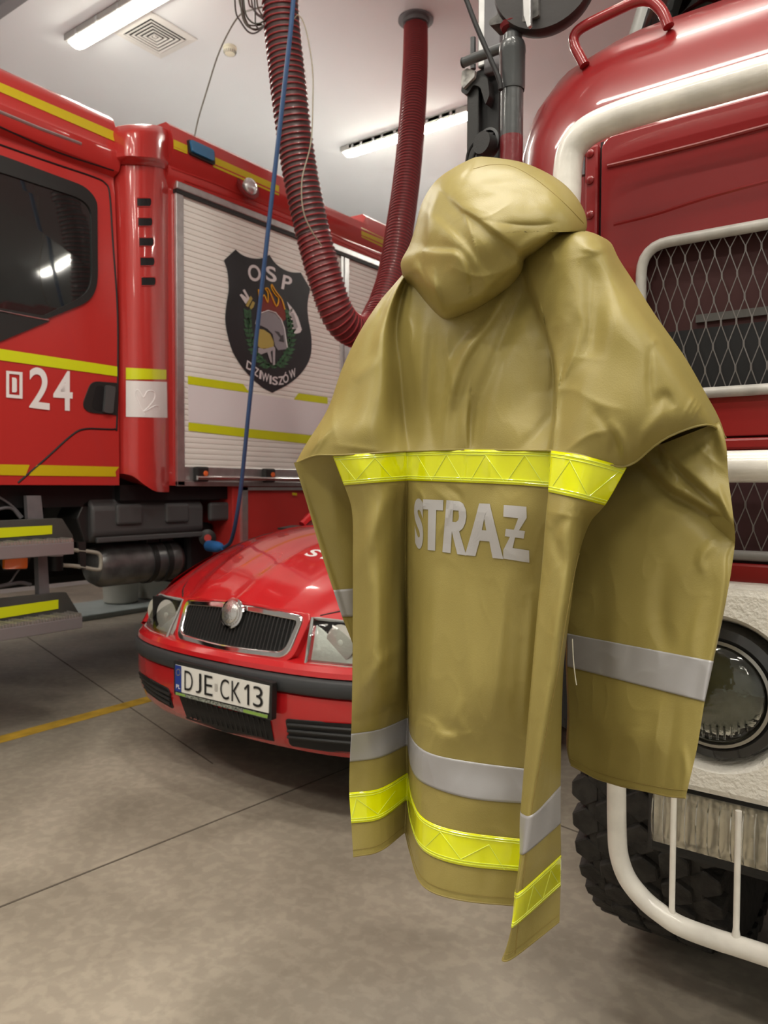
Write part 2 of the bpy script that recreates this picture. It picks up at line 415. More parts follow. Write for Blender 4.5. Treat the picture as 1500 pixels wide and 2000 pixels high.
# ================================================================ fire engine on the left
XL = -3.62
def L(px, py, o=0.0): return atX(px, py, XL+o)
def Yx(px, o=0.0): return atX(px, 948, XL+o).y
def slab(pts, o, th, f=None):      # outline in px on the plane X = XL+o, extruded th away from the viewer
    return MB().prism([L(x, y, o) for x, y in pts], (-th, 0, 0))
def fire_engine():
    T = thing('fire_engine', 'red fire engine with white roller shutters, yellow stripes and the number 24', 'fire engine', (XL-1.2, 4.5, 0))
    YC0, YC1 = .55, Yx(233); YB0 = Yx(333); YB1 = 8.6
    # --- cab body: a cross-section drawn from the seams, run along the cab
    prof = [(0, 1.235), (.0, 1.9), (-.005, 2.5), (-.02, 2.80), (-.03, 2.86), (-.03, 2.885), (.015, 2.905), (.03, 2.93), (.035, 3.0), (.02, 3.02), (.015, 3.06), (.0, 3.10), (-.01, 3.15), (-.025, 3.185), (-.06, 3.215), (-.12, 3.235), (-.3, 3.25), (-2.2, 3.25), (-2.45, 3.0), (-2.45, 1.235)]
    mb = MB(); G = []
    for y in (YC0, YC0+.02, YC1-.01, YC1):
        s = .02 if y in (YC0,) else 0
        G.append([(XL+o-s, y, z) for o, z in prof])
    mb.grid(G, wrap=True); n = len(prof)
    mb.add(G[0], [tuple(range(n))]); mb.add(G[-1], [tuple(range(n))])
    cab = mb.build('cab', RED, T, smooth=True, merge=.0005, angle=30)
    bc = bvh_of([cab])
    fl = lambda lift: (lambda x, y: onto(bc, x, y, lift, lambda a, b: L(a, b)))
    MB().box((XL-2.25, YC0+.05, 3.24), (XL-.28, YC1-.05, 3.262)).build('roof_plate', GREYM, T)  # unseen grey plate, added to cut the red bounce onto the ceiling
    # seams (thin dark gaskets)
    def seam(pts, r=.006, sub=6, b=bc, name='seam', m=BLK, lift=.0):
        MB().tube([p for p in [onto(b, x, y, lift, lambda a, c: L(a, c)) for x, y in [tuple(v[:2]) for v in smooth_path([(x, y, 0) for x, y in pts], sub)]]], r, 6).build(name, m, T)
    seam([(-40, 268), (0, 283), (100, 318), (180, 345), (205, 358), (214, 380), (220, 470), (229, 600), (230, 720), (228, 830), (224, 838), (200, 838), (165, 838), (140, 850), (90, 895), (35, 943)], .0055, name='door_seam')
    seam([(-40, 233), (0, 248), (110, 296), (222, 333)], .005, name='roof_seam')
    MB().tube([L(x, y, .03) for x, y in ((-60, 192), (0, 219), (80, 252), (158, 281))], .009, 8).build('rain_rail', ALU, T, smooth=True)  # aluminium tube put in for the white highlight along the gutter
    # window: recessed dark glass in a black rubber surround
    wout = rnd([(-120, 270), (0, 304), (165, 365), (188, 392), (189, 560), (172, 590), (88, 624), (-120, 590)], [0, 20, 18, 16, 30, 20, 8, 0])
    wo = [fl(.002)(x, y) for x, y in wout]
    cx, cy = 20, 470
    inn = rnd([(-120, 306), (0, 338), (155, 388), (176, 408), (178, 555), (160, 580), (82, 617), (-120, 582)], [0, 20, 18, 16, 30, 20, 8, 0])
    wi = [fl(.002)(x, y) for x, y in inn]
    MB().ring_prism([p+Vector((.012, 0, 0)) for p in wo], [p+Vector((.012, 0, 0)) for p in wi], (-.03, 0, 0)).build('window_rubber', DARK, T, smooth=True, angle=30)
    w_ = MB().prism([p+Vector((.004, 0, 0)) for p in wi], (-.006, 0, 0)).build('cab_window', WIN, T)
    MB().prism([p+Vector((.010, 0, 0)) for p in pin([(-120, 590), (0, 609), (96, 627), (0, 667), (-120, 700)], fl(0))], (-.008, 0, 0)).build('corner_panel', DARK, T)
    MB().tube([fl(.012)(x, y) for x, y in ((-80, 594), (0, 607), (95, 625))], .004, 6).build('window_strip', ALU, T)
    # yellow stripes and lettering
    def stripe(name, q, m, lift=.004, b=bc, par=T, nu=20):
        mb = MB(); strip_px(mb, b, q, nu, 2, lift); return mb.build(name, m, par, smooth=True)
    stripe('roof_stripe', [(-60, 135), (226, 258), (226, 277), (-60, 153)], YEL)
    stripe('door_stripe', [(-60, 672), (229, 716), (229, 735), (-60, 695)], LIME)
    stripe('sill_stripe', [(-40, 906), (58, 908), (50, 929), (-40, 927)], YEL)
    stripe('sill_stripe', [(72, 908), (241, 912), (246, 931), (56, 929)], YEL)
    mb = MB(); D = fl(.006)
    text_quad(mb, '2', [(57, 716), (97, 720), (97, 801), (57, 796)], D, .012)
    text_quad(mb, '4', [(104, 724), (142, 725), (142, 803), (104, 800)], D, .012)
    mb.build('number_24', WLET, T)
    mb = MB()
    o_ = [(12, 724), (44, 727), (44, 779), (12, 776)]; i_ = [(18, 730), (38, 732), (38, 772), (18, 770)]
    mb.add([D(*p) for p in o_+i_], [(0, 1, 5, 4), (1, 2, 6, 5), (2, 3, 7, 6), (3, 0, 4, 7)])
    mb.add([D(*p) for p in ((16.5, 728), (39, 731), (39, 774), (16.5, 771))], [])
    poly_on(mb, rnd([(23.5, 737), (33, 738), (33, 767), (23.5, 766)], [0, 5, 5, 0]), D)
    mb.build('letter_sign', WLET, T)
    # inset handle bowl
    hb = [fl(.003)(x, y) for x, y in rnd([(178, 744), (229, 748), (229, 811), (172, 806), (160, 792)], [14, 3, 3, 14, 14])]
    h = MB().prism([p+Vector((.004, 0, 0)) for p in hb], (-.012, 0, 0)).build('handle_bowl', DARK, T, bevel=.004)
    MB().prism([p+Vector((.0035, 0, 0)) for p in [fl(.005)(x, y) for x, y in rnd([(187, 752), (203, 754), (200, 806), (179, 798)], 8)]], (-.002, 0, 0)).build('handle_recess', BLK, h)
    MB().prism([p+Vector((.02, 0, 0)) for p in [fl(.005)(x, y) for x, y in rnd([(204, 752), (222, 756), (217, 808), (199, 806)], 5)]], (-.02, 0, 0)).build('door_handle', GRP, T, bevel=.006)
    # --- rounded air deflector behind the door
    def fin():
        ys = [Yx(231), Yx(250), Yx(270), Yx(290), Yx(312), Yx(328)]
        rows = [(243, .02), (252, .05), (262, .06), (300, .06), (308, .055), (322, .01), (345, .0), (600, .0), (760, .005), (905, .01), (935, .012), (948, .01)]
        bul = [0, .055, .085, .088, .06, .0]
        top = [246, 243, 243, 243, 246, 255]; bot = [925, 930, 945, 958, 961, 961]
        G = []
        for k, (py, ex) in enumerate(rows):
            row = []
            v = (py-243)/(948-243)
            for i in range(6):
                ypx = [231, 250, 270, 290, 312, 328][i]
                lean = 1-0*v; x = ypx + (v*10 if i < 4 else v*2) - ex*60*(1 if i == 0 else 0) + ex*30*(1 if i == 5 else 0)
                yy = top[i]+(bot[i]-top[i])*v
                p = L(x, yy, 0); p.x = XL + bul[i]*(1-.15*v) + ex*(1 if 0 < i < 5 else .6)
                # keep its screen column while bulging outwards
                q = atX(x, yy, p.x); row.append(q)
            G.append(row)
        # refine
        G2 = [smooth_path(r, 6) for r in G]; G2 = list(zip(*[smooth_path(c, 5) for c in zip(*G2)]))
        GB = [list(r) for r in G2]
        mb = MB().grid(GB)
        bk = [[Vector((XL-.25, p.y, p.z)) for p in (r[0], r[-1])] for r in GB]
        mb.grid([[r[-1], b[1], b[0], r[0]] for r, b in zip(GB, bk)])
        mb.add(GB[0]+bk[0][::-1], [tuple(range(len(GB[0])+2))]); mb.add(GB[-1]+bk[-1][::-1], [tuple(range(len(GB[0])+2))])
        return mb.build('air_deflector', RED, T, smooth=True, merge=.0004, angle=50)
    f = fin(); bf = bvh_of([f])
    for k in range(5):
        y = 395+k*38.7; x = 283+k*2.1
        G = []
        for j in range(9):
            v = -1+j/4; hwid = 13-6*max(0, abs(v)-.3)**2; G.append([onto(bf, x-15+(15+hwid)*i/12, y+8.5*v, .003) or L(x, y, .1) for i in range(13)])
        MB().grid(G).build('vent_slot', BLK, f)
        MB().tube(G[0]+[r[-1] for r in G[1:-1]]+G[-1][::-1], .0025, 5).build('slot_lip', RED, f)
    stripe('deflector_stripe', [(246, 718), (325, 722), (325, 741), (246, 741)], LIME, b=bf)
    stripe('white_sticker', [(246, 743), (326, 746), (327, 816), (246, 814)], WSTK, b=bf)
    hp = smooth_path([(x, y, 0) for x, y in ((283, 810), (272, 788), (264, 768), (270, 762), (280, 776), (288, 764), (300, 765), (302, 778), (290, 795), (280, 805), (305, 792), (312, 800))], 5)
    MB().tube([onto(bf, p[0], p[1], .004) or L(p[0], p[1]) for p in hp], .003, 5).build('heart_scribble', colored('scribble', (.92, .92, .92)), T)
    # --- box body
    bp = [(0, 1.235), (0, 2.93), (.02, 2.965), (.035, 3.0), (.035, 3.04), (.075, 3.09), (.085, 3.13), (.07, 3.19), (.045, 3.26), (.015, 3.285), (-.15, 3.29), (-2.3, 3.29), (-2.48, 3.1), (-2.48, 1.235)]
    mb = MB(); G = [[(XL+o, y, min(z, zc)) for o, z in bp] for y, zc in ((YB0-.03, 9), (YB0-.01, 9), (Yx(542), 9), (Yx(546), 9), (Yx(560), 3.19), (Yx(696), 3.19), (Yx(704), 9), (Yx(708), 9), (YB1, 9))]
    mb.grid(G, wrap=True); n = len(bp); mb.add(G[0], [tuple(range(n))]); mb.add(G[-1], [tuple(range(n))])
    box = mb.build('equipment_body', RED, T, smooth=True, merge=.0005, angle=28); bb = bvh_of([box])
    MB().box((XL-2.3, YC1-.01, 1.3), (XL-.12, YB0, 3.1)).build('body_joint', REDIN, T)
    stripe('roof_stripe', [(339, 272), (366, 284), (366, 301), (339, 290)], YEL, b=bb)
    stripe('roof_stripe', [(416, 305), (545, 363), (545, 382), (416, 326)], YEL, b=bb)
    stripe('roof_stripe', [(706, 444), (760, 470), (760, 489), (706, 463)], YEL, b=bb)
    MB().box((XL-2.35, YB0+.05, 3.18), (XL-.16, YB1-.05, 3.295)).build('roof_deck', ALU, T)  # unseen pale deck, put in to keep red bounce off the ceiling
    # press lines on the cornice
    for q in (((334, 328), (420, 358), (560, 418), (760, 508)), ((360, 352), (480, 396), (620, 452), (760, 516))):
        MB().tube([onto(bb, x, y, -.001) or L(x, y) for x, y in q], .006, 6).build('cornice_rib', RED, T)
    # blue flasher
    q = [onto(bb, x, y, .0) or L(x, y, .05) for x, y in rnd([(364, 272), (416, 296), (417, 324), (368, 302)], 5)]
    fl_ = MB().prism([p+Vector((.016, 0, 0)) for p in q], (-.03, 0, 0)).build('flasher_frame', DARK, T, bevel=.005)
    q = [onto(bb, x, y, .0) or L(x, y, .05) for x, y in rnd([(366, 274), (412, 295), (412, 317), (370, 298)], 5)]
    MB().prism([p+Vector((.030, 0, 0)) for p in q], (-.03, 0, 0)).build('blue_flasher', BLUEL, T, bevel=.008)
    # round marker lamp
    c = onto(bb, 484, 361, 0) or L(484, 361, .06)
    lm = MB().lathe([(.09, -.01), (.09, .006), (.07, .008), (.062, -.01), (0, -.012)], c, (1, 0, .25)).build('lamp_rim', REDIN, T, smooth=True)
    MB().lathe([(.055, -.02), (.055, .012), (.045, .028), (.02, .038), (0, .04)], c+Vector((0, .012, -.01)), (1, 0, .1)).build('round_lamp', mat('lamp_glass', (.75, .76, .78), .08, metal=.7, bump=.3, bscale=120), T, smooth=True)
    # silver handrail on the roof
    rail = [atX(x, y, XL+.02) for x, y in ((548, 372), (560, 378), (620, 405), (698, 440))]
    MB().tube(rail, .022, 12).build('roof_rail', ALU, T, smooth=True)
    MB().prism([atX(x, y, XL+.04) for x, y in ((688, 436), (708, 432), (712, 452), (692, 458))], (-.1, 0, 0)).build('rail_bracket', RED, T, bevel=.01)
    # --- roller shutters
    ys = [(Yx(357), Yx(661)), (Yx(677), Yx(677)+1.42), (Yx(677)+1.5, Yx(677)+2.6)]
    zt, zb = 2.93, 1.262
    for k, (a, b) in enumerate(ys):
        fr = MB()
        fr.box((XL, a-.055, zb-.03), (XL+.022, a, zt+.01)); fr.box((XL, b, zb-.03), (XL+.022, b+.03, zt+.01))
        fr.box((XL, a-.055, zb-.032), (XL+.022, b+.03, zb))
        fr.build('shutter_frame', ALU, T, bevel=.004)
        mb = MB(); nz = 52; pr = []; dz = (zt-zb)/nz
        for i in range(nz):
            z = zb+i*dz
            for t_, o in ((0, .004), (.10, .0095), (.5, .0112), (.90, .0095)): pr.append((z+t_*dz, o))
        pr.append((zt, 0))
        mb.grid([[(XL+o, y, z) for z, o in pr] for y in (a, b)]); 
        sh = mb.build('roller_shutter', SHUT, T, smooth=True, angle=25)
        bar = MB().box((XL+.0, a, zb), (XL+.018, b, zb+.085)).build('shutter_foot', ALU, T, bevel=.004)
        MB().tube([(XL+.055, a+.06, zb+.018), (XL+.055, b-.02, zb+.018)], .013, 10).build('lift_bar', CHROME, T, smooth=True)
        for y in (a+.03, a+.0, (a+b)/2-.12, b-.1):
            if y == a+.0: continue
            hg = MB().box((XL+.015, y+.03, zb-.005), (XL+.06, y+.12, zb+.085)).build('bar_hinge', DARK, T, bevel=.01)
            MB().lathe([(.0, .0), (.016, 0), (.016, .006), (0, .008)], (XL+.06, y+.09, zb+.045), (1, 0, 0), 14).build('release_button', ORGB, hg)
    MB().box((XL, ys[0][0]-.06, zt), (XL+.035, ys[2][1], zt+.045)).build('top_rail', ALU, T, bevel=.006)
    MB().box((XL+.0, ys[0][0]-.06, zt-.02), (XL+.03, ys[2][1], zt)).build('rail_shadow_gap', DARK, T)
    P = lambda e: (lambda x, y: L(x, y, .013+e))
    def flat(pts, m, name, par, e=0):
        mb = MB(); poly_on(mb, pts, P(e)); return mb.build(name, m, par)
    flat([(367, 734), (475, 750), (487, 767), (367, 750)], LIME, 'shutter_stripe', T)
    flat([(583, 768), (640, 776), (640, 789), (574, 780)], LIME, 'shutter_stripe', T)
    flat([(368, 825), (480, 837), (661, 856), (661, 873), (480, 854), (368, 841)], LIME, 'shutter_stripe', T)
    flat([(367, 752), (487, 768), (574, 781), (661, 792), (661, 855), (480, 836), (368, 824)], colored('white_film', (.80, .77, .80), .45), 'white_band', T, -.0008)
    # --- emblem
    z2 = lambda pts: [(420+x*.15, 480+y*.15) for x, y in pts]
    em = flat(z2([tuple(p[:2]) for seg in (
        [(115, 190), (268, 48)], smooth_path([(268, 48, 0), (340, 110, 0), (430, 150, 0), (540, 168, 0), (640, 155, 0), (708, 118, 0)], 4),
        smooth_path([(708, 118, 0), (780, 220, 0), (880, 300, 0), (1000, 345, 0), (1118, 350, 0)], 4), [(1240, 560)],
        smooth_path([(1240, 560, 0), (1205, 760, 0), (1215, 950, 0), (1255, 1200, 0), (1240, 1450, 0), (1130, 1650, 0), (960, 1800, 0), (745, 1915, 0)], 5),
        smooth_path([(745, 1915, 0), (600, 1830, 0), (400, 1640, 0), (240, 1400, 0), (160, 1150, 0), (133, 950, 0), (150, 750, 0), (178, 560, 0), (160, 330, 0), (115, 190, 0)], 5)[:-1]) for p in seg]), SHB, 'crest_shield', T, .001)
    WE = colored('crest_white', (.78, .76, .78), .4); SIL = colored('crest_silver', (.30, .29, .32), .35); GOLD = colored('crest_gold', (.50, .40, .10), .35)
    GRN = colored('crest_green', (.045, .14, .06), .45, var=.4, vscale=30); FL = colored('crest_flame', (.85, .42, .03), .4); CR = colored('crest_red', (.22, .03, .02), .5); GR2 = colored('crest_dark_grey', (.06, .06, .065), .4)
    def tx(s, q, m=WE, o=.02):
        mb = MB(); text_quad(mb, s, z2(q), P(.004), o); mb.build('crest_letter', m, em)
    tx('O', [(425, 235), (590, 262), (600, 470), (435, 455)]); tx('S', [(660, 255), (790, 280), (805, 485), (665, 450)]); tx('P', [(890, 375), (1010, 410), (985, 590), (860, 560)])
    word = [('D', 450, 1565, 90, 105, 28), ('Z', 538, 1640, 70, 105, 33), ('I', 592, 1678, 30, 110, 20), ('W', 655, 1712, 95, 110, 12), ('I', 722, 1744, 28, 110, 5), ('S', 782, 1758, 72, 110, 2), ('Z', 858, 1755, 72, 110, -8), ('Ó', 920, 1715, 75, 140, -18), ('W', 1010, 1665, 95, 110, -28)]
    for ch, cx, cy, w_, h_, a in word:
        a = math.radians(a); ux = Vector((math.cos(a), math.sin(a)+.06)); uy = Vector((-math.sin(a)*.3, 1)); c_ = Vector((cx, cy))
        tx(ch, [tuple(c_-ux*w_/2-uy*h_/2), tuple(c_+ux*w_/2-uy*h_/2), tuple(c_+ux*w_/2+uy*h_/2), tuple(c_-ux*w_/2+uy*h_/2)])
    # leaves
    lv = MB()
    def leaf(x, y, dx, dy, wd=26):
        n_ = Vector((-dy, dx)).normalized()*wd; a = Vector((x, y)); b = a+Vector((dx, dy)); m_ = a+Vector((dx, dy))*.45
        poly_on(lv, z2([tuple(a), tuple(m_+n_), tuple(b), tuple(m_-n_)]), P(.003))
    stemL = [(430, 900), (440, 1020), (450, 1130), (480, 1250), (520, 1360), (590, 1460), (680, 1540), (770, 1590)]
    stemR = [(950, 900), (970, 1020), (980, 1130), (975, 1250), (950, 1360), (900, 1450), (840, 1520), (770, 1590)]
    for st, sg in ((stemL, -1), (stemR, 1)):
        for i, (x, y) in enumerate(st[:-1]):
            x2, y2 = st[i+1]
            for t_ in (0, .5):
                xx = x+(x2-x)*t_; yy = y+(y2-y)*t_; up = 1-i/8
                leaf(xx, yy, sg*(60+20*i*.5), -70*up+20*(1-up)+10*i*.8-20); leaf(xx, yy, -sg*35, -90*up+5*i)
                leaf(xx, yy, (x2-x)*.6, (y2-y)*.6, 22)
    lv.build('laurel_wreath', GRN, em, fixn=False)
    flat(z2([(560, 860), (560, 740), (620, 640), (690, 750), (740, 600), (800, 780), (850, 700), (915, 830), (920, 960), (860, 1000), (700, 900)]), CR, 'crest_fire', em, .002)
    fp = smooth_path([(x, y, 0) for x, y in ((565, 780), (575, 680), (568, 570), (590, 640), (600, 700), (640, 640), (685, 740), (690, 620), (655, 560), (690, 560), (730, 640), (800, 790), (830, 690), (790, 640), (740, 560), (738, 505), (770, 560), (810, 620), (870, 700), (910, 830))], 3)
    MB().tube([P(.004)(*z2([(p[0], p[1])])[0]) for p in fp], .0045, 5).build('crest_flame', FL, em)
    flat(z2([(545, 1030), (540, 960), (600, 880), (690, 845), (790, 880), (860, 970), (905, 1080), (940, 1320), (925, 1345), (820, 1360), (780, 1300), (750, 1150), (680, 1080), (600, 1040)]), SIL, 'crest_helmet', em, .004)
    MB().tube([P(.006)(*z2([(x, y)])[0]) for x, y in ((530, 1020), (545, 950), (600, 875), (690, 843), (790, 872), (865, 965), (905, 1080), (925, 1230), (942, 1325))], .004, 5).build('helmet_edge', WE, em)
    flat(z2([(560, 1080), (640, 1095), (720, 1150), (765, 1250), (765, 1310), (690, 1335), (600, 1340), (560, 1310)]), GOLD, 'crest_visor', em, .005)
    flat(z2([(565, 1325), (640, 1345), (770, 1310), (785, 1340), (780, 1550), (755, 1555), (750, 1360), (725, 1380), (745, 1530), (720, 1510), (680, 1385), (600, 1415), (560, 1390)]), colored('crest_grey', (.45, .43, .46)), 'crest_strap', em, .005)
    flat(z2([(775, 1110), (830, 1120), (860, 1170), (890, 1160), (900, 1260), (830, 1240), (850, 1200)]), GR2, 'helmet_mark', em, .0055)
    flat(z2([(935, 725), (1030, 840), (1080, 930), (1130, 1090), (1110, 1130), (1040, 1150), (1010, 1110), (990, 960), (960, 870), (970, 840)]), WE, 'crest_axe', em, .003)
    flat(z2([(985, 860), (1030, 900), (1080, 1060), (1030, 1090), (1010, 960)]), colored('axe_grey', (.42, .40, .42)), 'axe_face', em, .004)
    for k in range(2):
        flat(z2([(320+k*40, 640-k*60), (345+k*40, 625-k*60), (440+k*10, 700-k*20), (400+k*35, 760-k*50)]), WE, 'crest_nozzle', em, .003)
    flat(z2([(400, 780), (465, 650), (490, 690), (430, 800)]), GOLD, 'nozzle_ring', em, .004); flat(z2([(450, 800), (490, 720), (520, 740), (500, 800), (470, 830)]), GOLD, 'nozzle_ring', em, .004)
    # --- lower body
    y0 = Yx(455)
    MB().box((XL-.9, y0, .58), (XL-.002, YB1, 1.235)).build('lower_body', RED, T, bevel=.006)
    MB().box((XL-.002, Yx(469), .6), (XL+.02, Yx(480), 1.225)).build('locker_frame', ALU, T)
    MB().box((XL-.002, Yx(469), 1.205), (XL+.02, 6.5, 1.225)).build('locker_frame', ALU, T)
    flat([(571, 962), (580, 963), (580, 968), (571, 967)], YEL, 'small_label', T, .0)
    MB().box((XL-2.3, YC0, 1.12), (XL-.1, YB0, 1.30)).build('cab_floor', BLK, T)
    MB().box((XL-.9, YB0-.3, 1.15), (XL-.05, y0+.02, 1.236)).build('body_floor', BLK, T)
    MB().box((XL-2.4, y0+.02, .75), (XL-.85, YB1, 1.25)).build('rear_chassis', BLK, T)
    for x in (XL-.85, XL-1.75):
        MB().box((x-.05, YC0-.1, .72), (x+.05, YB1-.1, 1.0)).build('chassis_rail', BLK, T)
    MB().box((XL-2.2, YC0+.2, .60), (XL-.95, y0, 1.14)).build('engine_block', BLK, T, bevel=.05)
    small = onto(bvh_of([bpy.data.objects['lower_body']]), 420, 1017, .0)
    # step assembly
    def step(z_off, pan, tape, tread, plate):
        pass
    DG = colored('step_grey', (.055, .055, .05), .55, var=.3)
    s1 = slab([(-80, 1020), (112, 1012), (122, 1013), (143, 1046), (143, 1068), (-80, 1078)], .0, .03).build('upper_step_board', DG, T, bevel=.004)
    mb = MB(); poly_on(mb, [(-60, 1034), (102, 1026), (102, 1043), (-60, 1055)], lambda x, y: L(x, y, .004)); mb.build('step_tape', LIME, s1)
    s2 = slab([(-80, 1178), (110, 1158), (130, 1157), (153, 1195), (155, 1216), (-80, 1262)], .0, .03).build('lower_step_board', DG, T, bevel=.004)
    mb = MB(); poly_on(mb, [(-60, 1195), (114, 1171), (114, 1189), (-60, 1218)], lambda x, y: L(x, y, .004)); mb.build('step_tape', LIME, s2)
    TR = mat('step_grating', (.42, .39, .37), .4, metal=.6, bump=.8, bscale=60)
    def tread(ya, yb, z, out, name, lip, par):
        mb = MB(); mb.box((XL-.02, ya, z-lip), (XL+out, yb, z-.012))
        o = mb.build(name, mat('step_edge', (.28, .26, .27), .45, metal=.4), par, bevel=.004)
        mb = MB(); n = 60
        for i in range(n):
            y = ya+(yb-ya)*i/n
            mb.box((XL-.0, y, z-.012), (XL+out, y+(yb-ya)/n*.45, z+.004+.003*math.sin(i*1.3)))
        for j in range(4): mb.box((XL+.01+j*out/4, ya, z-.012), (XL+.02+j*out/4, yb, z+.001))
        mb.build('tread_grating', TR, o)
    pA_ = L(100, 1055, .07); tread(1.3, Yx(137, .07), pA_.z+.0, .10, 'upper_tread', .075, T)
    pB_ = L(100, 1205, .07); tread(1.3, Yx(148, .07), pB_.z-.0, .12, 'lower_tread', .07, T)
    slab([(52, 968), (80, 968), (85, 1015), (55, 1016)], -.03, .03).build('step_hanger', GREYM, T)
    slab([(74, 1080), (92, 1080), (97, 1162), (77, 1165)], -.02, .04).build('step_post', GREYM, T)
    o = slab([(2, 1088), (62, 1084), (52, 1112), (12, 1114)], -.02, .03).build('marker_bracket', DG, T)
    MB().prism([L(x, y, .0) for x, y in rnd([(9, 1092), (54, 1088), (54, 1110), (9, 1112)], 4)], (-.02, 0, 0)).build('orange_marker', ORG, T, bevel=.006)
    for q, r in ((((-20, 998), (20, 992), (40, 1012)), .008), (((-20, 960), (20, 985), (44, 1010)), .006), (((-10, 1145), (18, 1138), (30, 1122), (38, 1112)), .005), (((-20, 1150), (10, 1143), (40, 1138), (60, 1142)), .01)):
        MB().tube([L(x, y, -.08) for x, y in q], r, 8, sub=4).build('pipe', GREYM, T, smooth=True)
    MB().cyl(L(107, 1072, -.06), L(107, 1086, -.06), .04).build('grey_cap', colored('cap_grey', (.4, .38, .4)), T, smooth=True)
    MB().cyl(L(108, 1087, -.06), L(108, 1114, -.06), .037).build('filter_can', BLK, T, smooth=True)
    # big black battery and tank box
    YT0, YT1 = Yx(180, -.06), Yx(398, -.06)
    xt = XL-.06; z1 = L(250, 967, -.06).z; z0 = L(200, 1060, -.06).z
    pts = [(xt-.04, z0), (xt, z0+.05), (xt, z1-.07), (xt-.06, z1), (xt-.45, z1), (xt-.5, z1-.1), (xt-.5, z0)]
    mb = MB(); mb.prism([(x, YT0, z) for x, z in pts], (0, YT1-YT0, 0))
    tk = mb.build('battery_cover', GRP, T, smooth=True, bevel=.015, angle=20)
    for k in range(3):
        ya = YT0+.14+k*.33
        MB().box((xt-.02, ya, z0+.09), (xt+.018, ya+.17, z1-.05)).build('cover_rib', GRP, tk, bevel=.018, seg=3)
        MB().box((xt-.3, ya, z1-.04), (xt-.06, ya+.17, z1+.014)).build('cover_rib', GRP, tk, bevel=.014, seg=3)
    MB().box((xt-.01, YT0+.02, z0-.0), (xt+.012, YT1, z0+.03)).build('cover_lip', GRP, tk, bevel=.006)
    slab([(150, 1012), (162, 985), (175, 975), (190, 990), (185, 1060), (165, 1060)], -.1, .2).build('cover_end', DARK, T, bevel=.01)
    # air tank
    ca = L(200, 1110, -.12); cb = L(362, 1090, -.12); za = (ca.z+cb.z)/2; r = .125
    prof = [(0, -.02), (.06, -.015), (.1, .0), (r, .045), (r, (cb.y-ca.y)-.045), (.1, cb.y-ca.y), (.05, cb.y-ca.y+.02), (0, cb.y-ca.y+.022)]
    at = MB().lathe(prof, (XL-.22, ca.y, za), (0, 1, 0), 32).build('air_tank', mat('tank_grey', (.17, .17, .17), .32, metal=.6, var=.3, vscale=12), T, smooth=True)
    for y in (ca.y+.33, cb.y-.14):
        MB().lathe([(r+.001, 0), (r+.007, 0), (r+.007, .035), (r+.001, .035)], (XL-.22, y, za), (0, 1, 0), 32).build('tank_strap', DARK, at, smooth=True)
        MB().box((XL-.27, y-.03, za+r-.01), (XL-.13, y+.06, za+r+.08)).build('tank_bracket', DARK, at, bevel=.008)
    MB().tube([L(x, y, -.05) for x, y in ((130, 1073), (180, 1078), (194, 1083), (197, 1095), (196, 1108), (190, 1113), (150, 1106), (122, 1104))], .011, 10, sub=3).build('bent_pipe', colored('pipe_beige', (.34, .32, .27), .45), T, smooth=True)
    slab([(153, 1058), (168, 1058), (168, 1112), (158, 1112)], -.04, .02).build('hanger_strap', DARK, T)
    # socket with the blue plug
    MB().box((XL-.45, Yx(365, -.15), .62), (XL-.15, y0-.02, 1.0)).build('socket_housing', BLK, T, bevel=.03)
    c = L(405, 1050, -.05)
    MB().lathe([(0, -.03), (.05, -.03), (.052, .02), (.03, .028), (0, .03)], c, (.8, -.6, 0)).build('round_socket', DARK, T, smooth=True)
    MB().lathe([(0, 0), (.022, 0), (.022, .004), (0, .004)], c+Vector((.8, -.6, 0))*.031, (.8, -.6, 0)).build('red_cap', colored('cap_red', (.5, .05, .04)), T, smooth=True)
    # wheels
    def wheel(x, y, s):
        wt = MB().lathe([(.26, 0), (.30, -.03*s), (.47, -.02*s), (.51, .03*s), (.51, .26*s), (.47, .30*s), (.30, .31*s), (.26, .29*s), (.26, 0)], (x, y, .51), (-1, 0, 0), 48).build('wheel', RUB, T, smooth=True)
        MB().lathe([(0, .08*s), (.12, .07*s), (.15, .0), (.2, .1*s), (.265, .03*s), (.265, .2*s), (0, .2*s)], (x, y, .51), (-1, 0, 0), 32).build('rim', GREYM, wt, smooth=True)
    for y in (.95, 6.3):
        wheel(XL-.06, y, 1); wheel(XL-2.4, y, -1)
        MB().cyl((XL-.3, y, .51), (XL-2.2, y, .51), .08).build('axle', BLK, T)
fire_engine()
